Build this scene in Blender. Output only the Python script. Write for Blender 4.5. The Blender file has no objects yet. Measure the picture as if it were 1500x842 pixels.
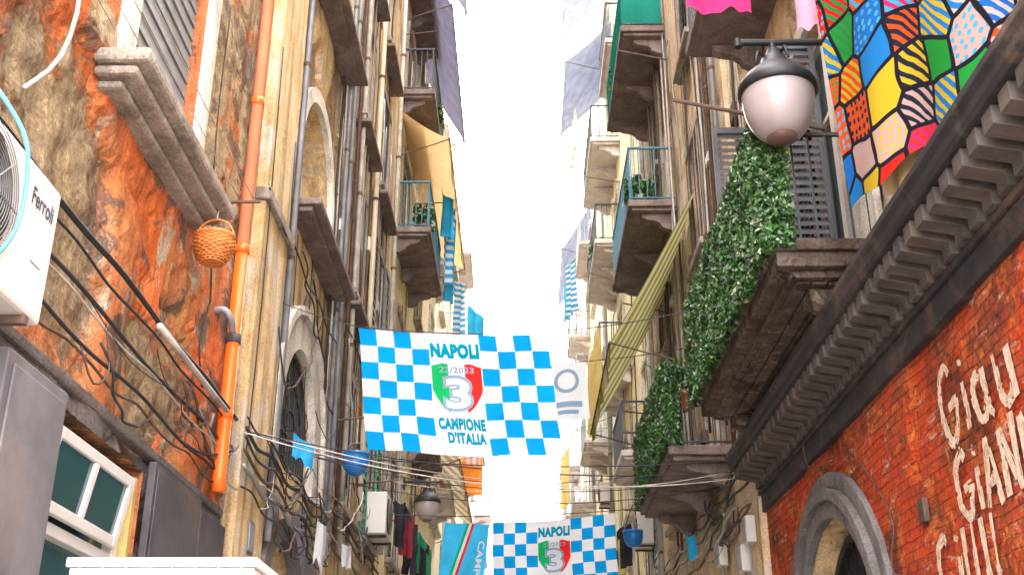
import bpy, bmesh, math, random
from mathutils import Vector, noise
random.seed(7)
R=random.uniform
scene=bpy.context.scene
COL=scene.collection
scene.view_settings.view_transform='Standard'
scene.view_settings.look='None'
scene.view_settings.exposure=0

# ------------------------------------------------------------------ materials
def sock(nt,n,i,v):
    if isinstance(v,bpy.types.NodeSocket): nt.links.new(v,n.inputs[i])
    else: n.inputs[i].default_value=v
def c4(c): return (c[0],c[1],c[2],1)
def newmat(name):
    m=bpy.data.materials.new(name); m.use_nodes=True
    nt=m.node_tree; return m,nt,nt.nodes['Principled BSDF']
def pos(nt,scale=(1,1,1)):
    g=nt.nodes.new('ShaderNodeNewGeometry')
    mp=nt.nodes.new('ShaderNodeMapping'); mp.inputs['Scale'].default_value=scale
    nt.links.new(g.outputs['Position'],mp.inputs['Vector']); return mp.outputs['Vector']
def nz(nt,vec,scale,detail=6,rough=.6,dist=0):
    n=nt.nodes.new('ShaderNodeTexNoise'); nt.links.new(vec,n.inputs['Vector'])
    n.inputs['Scale'].default_value=scale;n.inputs['Detail'].default_value=detail
    n.inputs['Roughness'].default_value=rough;n.inputs['Distortion'].default_value=dist
    return n.outputs['Fac']
def ramp(nt,fac,stops,interp='LINEAR'):
    r=nt.nodes.new('ShaderNodeValToRGB'); nt.links.new(fac,r.inputs['Fac'])
    r.color_ramp.interpolation=interp
    e=r.color_ramp.elements
    while len(e)<len(stops): e.new(.5)
    for el,(p,c) in zip(e,stops):
        el.position=p; el.color=c4(c) if not isinstance(c,(int,float)) else (c,c,c,1)
    return r.outputs['Color']
def mix(nt,f,a,b,blend='MIX'):
    n=nt.nodes.new('ShaderNodeMix'); n.data_type='RGBA'; n.blend_type=blend
    sock(nt,n,0,f)
    sock(nt,n,6,c4(a) if isinstance(a,tuple) and len(a)==3 else a)
    sock(nt,n,7,c4(b) if isinstance(b,tuple) and len(b)==3 else b)
    return n.outputs[2]
def mth(nt,op,a,b=0.0,clamp=False):
    n=nt.nodes.new('ShaderNodeMath'); n.operation=op; n.use_clamp=clamp
    sock(nt,n,0,a); sock(nt,n,1,b); return n.outputs[0]
def bump(nt,b,h,strength=.4,dist=.02):
    n=nt.nodes.new('ShaderNodeBump'); n.inputs['Strength'].default_value=strength
    n.inputs['Distance'].default_value=dist
    nt.links.new(h,n.inputs['Height']); nt.links.new(n.outputs[0],b.inputs['Normal'])

def simple(name,col,rough=.6,metal=0,var=.35,scale=5,bmp=.15,dirt=(.05,.035,.025),dirtamt=.4):
    m,nt,b=newmat(name); p=pos(nt)
    n1=nz(nt,p,scale,8,.65); n2=nz(nt,p,scale*.35,5,.7,.6)
    dark=tuple(c*(1-var) for c in col); lite=tuple(min(1,c*(1+var*.6)) for c in col)
    c=ramp(nt,n1,[(.3,dark),(.7,lite)])
    f=ramp(nt,n2,[(.5,0.0),(.72,dirtamt)])
    c=mix(nt,f,c,dirt)
    nt.links.new(c,b.inputs['Base Color'])
    b.inputs['Roughness'].default_value=rough; b.inputs['Metallic'].default_value=metal
    b.inputs['Specular IOR Level'].default_value=.35
    bump(nt,b,n1,bmp,.01); return m

def plaster(name,base,alt,patch,patch2,amount=.0,streak=.5,bmp=.6,fs=1.0,sharp=9,third=None,fourth=None):
    m,nt,b=newmat(name); p=pos(nt)
    big=nz(nt,p,.55*fs,6,.65,.5); mid=nz(nt,p,2.3*fs,9,.7,.8); fine=nz(nt,p,14,8,.75); fine2=nz(nt,p,50,4,.7)
    c=mix(nt,ramp(nt,big,[(.38,0.0),(.6,1.0)]),base,alt)
    c=mix(nt,ramp(nt,mid,[(.42,0.0),(.66,.75)]),c,tuple(min(1,x*1.4+.05) for x in base))
    if third:
        q=nz(nt,pos(nt,(1,1.3,.8)),1.6*fs,10,.72,.6)
        c=mix(nt,ramp(nt,q,[(.545,0.0),(.575,1.0)]),c,third)
    if fourth:
        q=nz(nt,pos(nt,(1.1,1,1.2)),1.15*fs,10,.75,1.0)
        c=mix(nt,ramp(nt,q,[(.53,0.0),(.56,.9)]),c,fourth)
    at=nt.nodes.new('ShaderNodeAttribute'); at.attribute_name='er'
    s=mth(nt,'ADD',at.outputs['Fac'],mth(nt,'MULTIPLY',mth(nt,'SUBTRACT',mid,.5),1.1))
    s=mth(nt,'ADD',s,mth(nt,'MULTIPLY',mth(nt,'SUBTRACT',fine,.5),.5))
    s=mth(nt,'MULTIPLY',mth(nt,'SUBTRACT',s,.5-amount),sharp,True)
    pc=mix(nt,ramp(nt,fine,[(.35,0.0),(.65,1.0)]),patch,patch2)
    c=mix(nt,s,c,pc)
    st=nz(nt,pos(nt,(3.2,3.2,.22)),1.3,7,.7)
    c=mix(nt,mth(nt,'MULTIPLY',ramp(nt,st,[(.46,0.0),(.66,1.0)]),streak),c,(.055,.036,.026))
    st2=nz(nt,pos(nt,(2.1,2.1,.5)),1.1,7,.75,.5)
    c=mix(nt,mth(nt,'MULTIPLY',ramp(nt,st2,[(.55,0.0),(.72,1.0)]),streak*.6),c,tuple(min(1,x*1.2+.12) for x in base))
    c=mix(nt,.85,c,ramp(nt,fine2,[(.3,.5),(.7,1.25)]),'MULTIPLY')
    nt.links.new(c,b.inputs['Base Color']); b.inputs['Roughness'].default_value=.95
    b.inputs['Specular IOR Level'].default_value=.15
    h=mth(nt,'ADD',mth(nt,'MULTIPLY',s,-.8),mth(nt,'ADD',mth(nt,'MULTIPLY',mid,.9),mth(nt,'MULTIPLY',fine,.6)))
    bump(nt,b,h,bmp,.06); return m

def fabric(name,col,trans=.4,var=.15,col2=None,stripes=0,axis='X',rough=.9):
    m=bpy.data.materials.new(name); m.use_nodes=True; nt=m.node_tree
    nt.nodes.remove(nt.nodes['Principled BSDF']); out=nt.nodes['Material Output']
    p=pos(nt); n=nz(nt,p,3,6,.6); w=nz(nt,p,90,2,.5)
    c=mix(nt,ramp(nt,n,[(.35,0.0),(.7,1.0)]),tuple(x*(1-var) for x in col),tuple(min(1,x*(1+var)) for x in col))
    if col2:
        uv=nt.nodes.new('ShaderNodeTexCoord').outputs['UV']
        wv=nt.nodes.new('ShaderNodeTexWave'); wv.bands_direction=axis; wv.inputs['Scale'].default_value=stripes
        nt.links.new(uv,wv.inputs['Vector'])
        c=mix(nt,ramp(nt,wv.outputs['Fac'],[(.48,0.0),(.52,1.0)]),c,col2)
    c=mix(nt,.5,c,ramp(nt,w,[(.3,.8),(.7,1.1)]),'MULTIPLY')
    d=nt.nodes.new('ShaderNodeBsdfDiffuse'); t=nt.nodes.new('ShaderNodeBsdfTranslucent'); ms=nt.nodes.new('ShaderNodeMixShader')
    nt.links.new(c,d.inputs[0]); nt.links.new(c,t.inputs[0]); ms.inputs[0].default_value=trans
    nt.links.new(d.outputs[0],ms.inputs[1]); nt.links.new(t.outputs[0],ms.inputs[2]); nt.links.new(ms.outputs[0],out.inputs[0])
    return m

def patchwork(name):
    m=bpy.data.materials.new(name); m.use_nodes=True; nt=m.node_tree
    b=nt.nodes['Principled BSDF']
    uv=nt.nodes.new('ShaderNodeTexCoord').outputs['UV']
    wn=nt.nodes.new('ShaderNodeTexNoise'); wn.inputs['Scale'].default_value=3; nt.links.new(uv,wn.inputs['Vector'])
    ad=nt.nodes.new('ShaderNodeVectorMath'); ad.operation='MULTIPLY_ADD'
    nt.links.new(wn.outputs['Color'],ad.inputs[0]); ad.inputs[1].default_value=(.09,.09,0); nt.links.new(uv,ad.inputs[2])
    def vor(feat):
        v=nt.nodes.new('ShaderNodeTexVoronoi'); v.voronoi_dimensions='2D'; v.feature=feat
        v.inputs['Scale'].default_value=7.2; v.inputs['Randomness'].default_value=.5
        nt.links.new(ad.outputs[0],v.inputs['Vector']); return v
    v=vor('F1'); e=vor('DISTANCE_TO_EDGE')
    sp=nt.nodes.new('ShaderNodeSeparateColor'); nt.links.new(v.outputs['Color'],sp.inputs[0])
    k=.55
    pal=[(0,(.5,.015,.01)),(.14,(.01,.12,.42)),(.28,(.01,.24,.03)),(.42,(.55,.07,.01)),(.56,(.45,.3,.28)),(.64,(.5,.02,.14)),(.76,(.01,.16,.45)),(.92,(.5,.36,.02))]
    pal2=[(0,(.5,.36,.02)),(.2,(.05,.32,.5)),(.4,(.01,.015,.03)),(.6,(.45,.4,.38)),(.75,(.02,.24,.05)),(.88,(.5,.03,.015))]
    pal=[(p_,tuple(x*k for x in c_)) for p_,c_ in pal]; pal2=[(p_,tuple(x*k for x in c_)) for p_,c_ in pal2]
    a=ramp(nt,sp.outputs[0],pal,'CONSTANT'); c2=ramp(nt,sp.outputs[1],pal2,'CONSTANT')
    wv=nt.nodes.new('ShaderNodeTexWave'); wv.bands_direction='DIAGONAL'; wv.inputs['Scale'].default_value=15; wv.inputs['Distortion'].default_value=1.5
    nt.links.new(ad.outputs[0],wv.inputs['Vector'])
    d=nt.nodes.new('ShaderNodeTexVoronoi'); d.voronoi_dimensions='2D'; d.inputs['Scale'].default_value=34; d.inputs['Randomness'].default_value=.3
    nt.links.new(ad.outputs[0],d.inputs['Vector'])
    st=ramp(nt,wv.outputs['Fac'],[(.5,0.0),(.54,1.0)]); dt=ramp(nt,d.outputs['Distance'],[(.26,1.0),(.3,0.0)])
    sel=ramp(nt,sp.outputs[2],[(0,0.0),(.45,1.0)],'CONSTANT')
    pt=mix(nt,sel,st,dt)
    sel2=ramp(nt,sp.outputs[2],[(0,1.0),(.75,0.0)],'CONSTANT')
    pt=mth(nt,'MULTIPLY',pt,sel2)
    c=mix(nt,pt,a,c2)
    c=mix(nt,ramp(nt,e.outputs['Distance'],[(.05,1.0),(.065,0.0)]),c,(.004,.004,.008))
    nt.links.new(c,b.inputs['Base Color']); b.inputs['Roughness'].default_value=.9; b.inputs['Specular IOR Level'].default_value=.1
    return m

def brickmat(name):
    m,nt,b=newmat(name); p=pos(nt)
    sx=nt.nodes.new('ShaderNodeSeparateXYZ'); nt.links.new(p,sx.inputs[0])
    cb=nt.nodes.new('ShaderNodeCombineXYZ'); nt.links.new(sx.outputs[1],cb.inputs[0]); nt.links.new(sx.outputs[2],cb.inputs[1])
    wob=nt.nodes.new('ShaderNodeTexNoise'); wob.inputs['Scale'].default_value=5; nt.links.new(cb.outputs[0],wob.inputs['Vector'])
    ad=nt.nodes.new('ShaderNodeVectorMath'); ad.operation='MULTIPLY_ADD'; nt.links.new(wob.outputs['Color'],ad.inputs[0]); ad.inputs[1].default_value=(.03,.03,0); nt.links.new(cb.outputs[0],ad.inputs[2])
    br=nt.nodes.new('ShaderNodeTexBrick'); nt.links.new(ad.outputs[0],br.inputs['Vector'])
    br.inputs['Scale'].default_value=1; br.inputs['Brick Width'].default_value=.25; br.inputs['Row Height'].default_value=.07
    br.inputs['Mortar Size'].default_value=.007; br.inputs['Mortar Smooth'].default_value=.6; br.inputs['Bias'].default_value=-.1
    br.inputs['Color1'].default_value=(.24,.045,.018,1); br.inputs['Color2'].default_value=(.42,.1,.03,1); br.inputs['Mortar'].default_value=(.12,.035,.02,1)
    n1=nz(nt,p,1.3,8,.72,.5); n2=nz(nt,p,3.2,10,.78,1.0); n3=nz(nt,p,24,6,.7)
    hs=nz(nt,pos(nt,(1,1.2,5)),2.5,8,.75,.4)
    pm=mth(nt,'MULTIPLY',ramp(nt,n1,[(.43,0.0),(.52,1.0)]),ramp(nt,n3,[(.36,.35),(.5,.95)]))
    pm=mth(nt,'MULTIPLY',pm,mth(nt,'SUBTRACT',1.0,mth(nt,'MULTIPLY',br.outputs['Fac'],.35)))
    c=mix(nt,pm,br.outputs['Color'],(.48,.05,.014))
    c=mix(nt,mth(nt,'MULTIPLY',ramp(nt,n2,[(.52,0.0),(.6,.9)]),ramp(nt,n3,[(.4,.3),(.52,1.0)])),c,(.6,.17,.028))
    c=mix(nt,ramp(nt,nz(nt,p,1.6,9,.75,.3),[(.5,0.0),(.62,.8)]),c,(.075,.03,.02))
    c=mix(nt,mth(nt,'MULTIPLY',ramp(nt,hs,[(.58,0.0),(.64,.8)]),ramp(nt,n3,[(.4,0.0),(.5,1.0)])),c,(.52,.38,.28))
    c=mix(nt,.85,c,ramp(nt,n3,[(.3,.45),(.7,1.35)]),'MULTIPLY')
    nt.links.new(c,b.inputs['Base Color']); b.inputs['Roughness'].default_value=.85; b.inputs['Specular IOR Level'].default_value=.2
    h=mth(nt,'ADD',mth(nt,'MULTIPLY',br.outputs['Fac'],-.7),mth(nt,'ADD',mth(nt,'MULTIPLY',n2,1.4),mth(nt,'MULTIPLY',n3,.5)))
    bump(nt,b,h,.8,.03); return m

def leafmat(name,a,b_,c_):
    m,nt,b=newmat(name)
    g=nt.nodes.new('ShaderNodeNewGeometry')
    c=ramp(nt,g.outputs['Random Per Island'],[(0,a),(.45,b_),(.85,c_),(.96,(.3,.36,.22))])
    cl=nz(nt,pos(nt),4,5,.6)
    c=mix(nt,.8,c,ramp(nt,cl,[(.35,.35),(.62,1.15)]),'MULTIPLY')
    nt.links.new(c,b.inputs['Base Color']); b.inputs['Roughness'].default_value=.45
    return m
def glassmat(name,col=(.03,.05,.06)):
    m,nt,b=newmat(name); p=pos(nt)
    n=nz(nt,p,1.5,3); c=mix(nt,n,col,tuple(x*2.2 for x in col))
    nt.links.new(c,b.inputs['Base Color']); b.inputs['Roughness'].default_value=.1
    b.inputs['Specular IOR Level'].default_value=.6; return m

M={}
M['ochre']=plaster('peeling_orange_plaster',(.55,.12,.022),(.4,.2,.08),(.22,.15,.085),(.42,.32,.19),.04,.6,.8,1,7,(.46,.36,.25),(.13,.09,.065))
M['ochreup']=plaster('rough_exposed_tuff',(.34,.24,.13),(.46,.35,.19),(.17,.11,.07),(.36,.26,.15),.0,.6,.8,1,6,(.5,.16,.045),(.15,.1,.065))
M['beige']=plaster('stained_beige_plaster',(.64,.47,.25),(.58,.37,.16),(.33,.22,.13),(.48,.37,.24),.02,.65,.8,1,9,(.66,.56,.42))
M['tan']=plaster('brown_tan_plaster',(.62,.42,.21),(.7,.53,.31),(.33,.22,.13),(.48,.36,.22),.03,.6,.8,1,9,(.68,.58,.42))
M['yellow']=plaster('pale_yellow_plaster',(.86,.72,.46),(.82,.6,.34),(.58,.43,.3),(.7,.58,.44),-.1,.25,.6)
M['pale']=plaster('pale_cream_plaster',(.92,.85,.72),(.9,.78,.6),(.72,.61,.5),(.8,.7,.6),-.14,.1,.4)  # far plaster: distance haze lightened into the cream colour
M['paled']=plaster('haze_tinted_pink_plaster',(.94,.89,.84),(.92,.84,.77),(.82,.73,.66),(.86,.79,.72),-.16,.05,.3)  # farthest plaster: pale pinkish haze put into the colour
M['ygold']=plaster('golden_plaster',(.92,.78,.46),(.92,.84,.62),(.72,.6,.46),(.8,.7,.57),-.15,.1,.4)
M['rtan']=plaster('weathered_stone_plaster',(.6,.46,.3),(.64,.46,.25),(.33,.24,.16),(.5,.4,.29),.02,.55,.8,1,9,(.66,.58,.46))
M['lilac']=plaster('grey_lilac_rubble_plaster',(.3,.28,.32),(.42,.4,.43),(.14,.13,.16),(.24,.22,.24),.05,.3,1.2)
M['greybase']=plaster('dark_grey_base_stone',(.1,.09,.09),(.16,.14,.13),(.06,.05,.05),(.28,.16,.1),.0,.4,.7)
M['greyarch']=plaster('grey_stone_surround',(.12,.11,.115),(.16,.15,.15),(.07,.065,.07),(.13,.12,.12),-.1,.35,.3)
M['paving']=plaster('pale_bounce_paving',(.34,.32,.29),(.38,.36,.33),(.25,.24,.22),(.33,.31,.29),-.1,.1,.3)  # out-of-view ground, lightened to bounce more light up the walls
M['whitestone']=plaster('off_white_surround_plaster',(.6,.56,.5),(.5,.46,.4),(.36,.3,.23),(.4,.36,.3),-.1,.4,.5)
M['niche']=plaster('bright_niche_plaster',(.86,.83,.78),(.8,.74,.66),(.6,.52,.42),(.7,.62,.52),-.15,.15,.4)
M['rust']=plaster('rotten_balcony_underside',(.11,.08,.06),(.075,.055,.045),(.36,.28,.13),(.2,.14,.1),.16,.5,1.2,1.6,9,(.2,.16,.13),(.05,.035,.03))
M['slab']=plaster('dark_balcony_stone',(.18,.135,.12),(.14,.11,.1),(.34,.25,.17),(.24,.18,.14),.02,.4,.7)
M['slabfar']=plaster('hazy_balcony_stone',(.54,.48,.45),(.48,.44,.43),(.6,.52,.44),(.52,.46,.42),.0,.12,.4)  # distant balconies: haze painted in as a paler stone colour
M['ledge']=plaster('grey_ledge_stone',(.34,.29,.24),(.26,.22,.18),(.18,.14,.11),(.44,.37,.28),.0,.5,.9)
M['brick']=brickmat('red_painted_brick')
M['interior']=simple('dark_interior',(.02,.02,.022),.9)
M['roof']=simple('roof_bitumen',(.2,.18,.17),.9)
M['greypanel']=simple('grey_painted_panel',(.12,.115,.125),.6,0,.35,2.5,.25,(.3,.2,.15),.3)
M['darkpanel']=simple('dark_metal_panel',(.06,.055,.06),.6,.1,.5,3,.25,(.22,.1,.05),.6)
M['white']=simple('white_pvc',(.56,.56,.54),.4,0,.08,3,.02,(.4,.36,.3),.25)
M['cream']=simple('cream_paint',(.58,.5,.38),.5,0,.2,4,.1,(.3,.2,.12),.4)
M['yellowp']=simple('dull_yellow_trim',(.42,.33,.12),.6,0,.3,4,.1,(.15,.1,.06),.5)
M['black']=simple('black_iron',(.012,.014,.018),.5,.1,.5,8,.1)
M['blacktrim']=simple('black_cornice_paint',(.02,.019,.022),.7,0,.6,5,.3,(.16,.1,.07),.6)
M['greytrim']=simple('brown_black_bracket_paint',(.065,.058,.056),.85,0,.6,6,.4,(.12,.08,.055),.6)
M['cable']=simple('black_cable',(.02,.02,.025),.6)
M['cablew']=simple('pale_cable',(.4,.37,.33),.6)
M['cyanhose']=simple('light_blue_hose',(.08,.3,.42),.4)
M['pipeo']=simple('orange_drainpipe',(.72,.11,.01),.35,0,.12,2,.03,(.3,.1,.05),.3)
M['pipes']=simple('faded_salmon_drainpipe',(.66,.24,.12),.5,0,.2,2,.05,(.3,.15,.1),.4)
M['pipeg']=simple('grey_pipe',(.24,.25,.27),.5,.2,.3,4)
M['rustp']=simple('rusty_iron',(.1,.06,.045),.7,.2,.5,9,.3)
M['shutg']=simple('grey_shutter',(.2,.21,.22),.5,0,.25,5)
M['shutgreen']=simple('green_shutter',(.03,.25,.15),.5,0,.3,5)
M['shutdk']=simple('dark_shutter',(.075,.08,.09),.5,0,.3,5)
M['shutbr']=simple('brown_shutter',(.2,.11,.07),.5,0,.3,5)
M['shutfar']=simple('hazy_shutter',(.5,.53,.53),.6,0,.2,5)  # distant shutters: haze painted in as a paler colour
M['glass']=glassmat('window_glass'); M['glasst']=glassmat('dark_teal_window_glass',(.008,.04,.045)); M['glassfar']=glassmat('hazy_window_glass',(.2,.22,.24))  # the far glass has distance haze painted into its colour
M['acwhite']=simple('ac_casing',(.48,.46,.43),.45,0,.08,3,.02,(.35,.3,.22),.3)
M['acdark']=simple('ac_grille',(.12,.12,.12),.5)
M['globe']=simple('frosted_globe',(.27,.235,.235),.3,0,.12,3,.0,(.16,.1,.09),.4)
M['globedark']=simple('globe_bottom',(.11,.06,.055),.3)
M['wicker']=simple('orange_wicker',(.58,.19,.045),.6,0,.5,30,.4,(.2,.07,.02),.4)
M['bucket']=simple('blue_plastic',(.01,.15,.45),.3,0,.15,4,.02)
M['bluerail']=simple('blue_green_railing',(.02,.13,.18),.5,.1,.3,6)
M['rail']=simple('dark_railing',(.03,.035,.045),.5,.1,.3,6)
M['railfar']=simple('hazy_railing',(.34,.37,.4),.6,.0,.2,6)  # distant railings: haze painted in as a paler grey
M['net']=fabric('green_netting',(.02,.2,.16),.3)
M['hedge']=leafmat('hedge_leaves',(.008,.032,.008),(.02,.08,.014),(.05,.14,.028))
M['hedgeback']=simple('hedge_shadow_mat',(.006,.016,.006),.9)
M['soil']=simple('terracotta',(.4,.14,.06),.8)
M['fwhite']=fabric('white_cloth',(.56,.58,.61),.4,.05)
M['fazure']=fabric('azure_cloth',(.004,.23,.54),.4,.1)
M['fteal']=fabric('teal_print',(.0,.2,.3),.3,.05)
M['fgreen']=fabric('flag_green',(.01,.33,.1),.3,.05)
M['fred']=fabric('flag_red',(.62,.025,.02),.3,.05)
M['fgrey']=fabric('flag_grey_print',(.2,.28,.38),.3,.05)
M['fsky']=fabric('sky_blue_cloth',(.03,.3,.55),.4,.2)
M['fbanner']=fabric('light_blue_banner_cloth',(.04,.36,.62),.4,.15)
M['fskyst']=fabric('blue_white_striped_cloth',(.05,.27,.5),.4,.2,(.5,.55,.6),3,'Y')
M['forange']=fabric('orange_cloth',(.8,.26,.04),.4,.2)
M['fpinkw']=fabric('pink_white_cloth',(.65,.36,.28),.5,.1,(.65,.6,.55),2,'X')
M['fpink']=fabric('pink_cloth',(.6,.04,.17),.4,.15)
M['fpinkp']=fabric('pale_pink_cloth',(.55,.3,.42),.4,.15)
M['fviolet']=fabric('grey_violet_awning_cloth',(.2,.2,.31),.3,.2)
M['fhaze']=fabric('haze_tinted_blue_awning_cloth',(.22,.25,.35),.25,.2)  # high distant awnings: haze mixed into the cloth colour
M['fbeige']=fabric('beige_awning_cloth',(.6,.42,.22),.4,.1)
M['fstripe']=fabric('olive_striped_awning_cloth',(.26,.25,.05),.4,.1,(.56,.53,.32),2.2,'X')
M['fstripe2']=fabric('beige_striped_awning_cloth',(.36,.27,.17),.4,.1,(.6,.52,.4),2.5,'X')
M['fyellow']=fabric('pale_yellow_cloth',(.75,.6,.25),.5,.1)
M['fdark']=fabric('dark_cloth',(.03,.03,.04),.1,.3)
M['fmaroon']=fabric('maroon_cloth',(.2,.03,.04),.1,.3)
M['fgreenc']=fabric('green_cloth',(.03,.2,.1),.2,.3)
M['patch']=patchwork('patchwork_print')
M['graf']=simple('cream_wall_paint',(.58,.47,.36),.85,0,.35,30,.3,(.3,.1,.05),.9)
M['teal']=simple('turquoise_plastic',(.03,.35,.4),.4)
M['ink']=simple('dark_lettering',(.03,.03,.05),.5)

# ------------------------------------------------------------------ mesh builder
class B:
    def __init__(s): s.v=[];s.f=[];s.m=[]
    def add(s,vs,fs,m=0):
        o=len(s.v); s.v+= [tuple(v) for v in vs]
        for f in fs: s.f.append(tuple(i+o for i in f)); s.m.append(m)
    def quad(s,a,b,c,d,m=0): s.add([a,b,c,d],[(0,1,2,3)],m)
    def hexa(s,p,m=0): s.add(p,[(0,1,2,3),(7,6,5,4),(0,4,5,1),(1,5,6,2),(2,6,7,3),(3,7,4,0)],m)
    def box(s,x0,x1,y0,y1,z0,z1,m=0):
        s.hexa([(x0,y0,z0),(x1,y0,z0),(x1,y1,z0),(x0,y1,z0),(x0,y0,z1),(x1,y0,z1),(x1,y1,z1),(x0,y1,z1)],m)
    def tube(s,pts,r,n=8,m=0):
        pts=[Vector(p) for p in pts]; k=len(pts); vs=[]
        t0=(pts[1]-pts[0]).normalized()
        up=Vector((0,0,1)) if abs(t0.z)<.9 else Vector((1,0,0))
        a=t0.cross(up).normalized()
        for i,p in enumerate(pts):
            t=(pts[min(i+1,k-1)]-pts[max(i-1,0)])
            t=t.normalized() if t.length>1e-9 else t0
            a=(a-t*a.dot(t)); a=a.normalized() if a.length>1e-6 else t.orthogonal().normalized()
            b=t.cross(a)
            for j in range(n):
                w=2*math.pi*j/n; vs.append(p+(a*math.cos(w)+b*math.sin(w))*r)
        fs=[]
        for i in range(k-1):
            for j in range(n):
                fs.append((i*n+j,i*n+(j+1)%n,(i+1)*n+(j+1)%n,(i+1)*n+j))
        fs.append(tuple(range(n))[::-1]); fs.append(tuple((k-1)*n+j for j in range(n)))
        s.add(vs,fs,m)
    def lathe(s,c,prof,n=28,m=0):
        vs=[];fs=[]
        for r,z in prof:
            for j in range(n):
                w=2*math.pi*j/n; vs.append((c[0]+r*math.cos(w),c[1]+r*math.sin(w),c[2]+z))
        for i in range(len(prof)-1):
            for j in range(n): fs.append((i*n+j,i*n+(j+1)%n,(i+1)*n+(j+1)%n,(i+1)*n+j))
        s.add(vs,fs,m)
def smoothpts(pts,k=6):
    P=[Vector(p) for p in pts]; out=[]
    for i in range(len(P)-1):
        a=P[max(i-1,0)];b=P[i];c=P[i+1];d=P[min(i+2,len(P)-1)]
        for j in range(k):
            t=j/k; out.append(.5*((2*b)+(c-a)*t+(2*a-5*b+4*c-d)*t*t+(3*b-a-3*c+d)*t**3))
    out.append(P[-1]); return out

WL={}
def link(o,parent,wl):
    COL.objects.link(o); WL[o.name]=Vector(wl)
    if parent is not None:
        o.parent=parent; o.location=Vector(wl)-WL[parent.name]
    else: o.location=wl
def meta(o,label=None,cat=None,group=None,kind=None):
    if label:o['label']=label
    if cat:o['category']=cat
    if group:o['group']=group
    if kind:o['kind']=kind
def thing(name,loc,label,cat,group=None):
    o=bpy.data.objects.new(name,None); o.empty_display_size=.2
    link(o,None,loc); meta(o,label,cat,group); return o
def mk(name,b,mats,parent=None,bevel=0,smooth=False,label=None,cat=None,group=None,kind=None,loc=None,er=None,uv=None,recalc=True):
    if not isinstance(mats,(list,tuple)): mats=[mats]
    xs=[v[0] for v in b.v];ys=[v[1] for v in b.v];zs=[v[2] for v in b.v]
    if loc is None: loc=((min(xs)+max(xs))/2,(min(ys)+max(ys))/2,min(zs))
    me=bpy.data.meshes.new(name)
    me.from_pydata([(v[0]-loc[0],v[1]-loc[1],v[2]-loc[2]) for v in b.v],[],b.f)
    for m in mats: me.materials.append(M[m] if isinstance(m,str) else m)
    for i,p in enumerate(me.polygons): p.material_index=b.m[i]; p.use_smooth=smooth
    if er is not None:
        a=me.attributes.new('er','FLOAT','POINT'); a.data.foreach_set('value',er)
    if uv is not None:
        u=me.uv_layers.new(name='UVMap')
        for l in me.loops: u.data[l.index].uv=uv[l.vertex_index]
    if recalc:
        bm=bmesh.new(); bm.from_mesh(me); bmesh.ops.recalc_face_normals(bm,faces=bm.faces); bm.to_mesh(me); bm.free()
    o=bpy.data.objects.new(name,me); link(o,parent,loc); meta(o,label,cat,group,kind)
    if bevel:
        md=o.modifiers.new('bevel','BEVEL'); md.width=bevel; md.segments=2; md.limit_method='ANGLE'
    return o

# side = (sign, wall distance); d = distance out from the wall towards the street
def X(S,d): return S[0]*(S[1]-d)
def wb(b,S,y0,y1,z0,z1,d0,d1,m=0):
    x0,x1=sorted((X(S,d0),X(S,d1))); b.box(x0,x1,y0,y1,z0,z1,m)
def extr(b,S,prof,y0,y1,m=0):
    n=len(prof); vs=[(X(S,d),y0,z) for d,z in prof]+[(X(S,d),y1,z) for d,z in prof]
    fs=[tuple(range(n)),tuple(range(n,2*n))[::-1]]+[(i,(i+1)%n,n+(i+1)%n,n+i) for i in range(n)]
    b.add(vs,fs,m)

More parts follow.
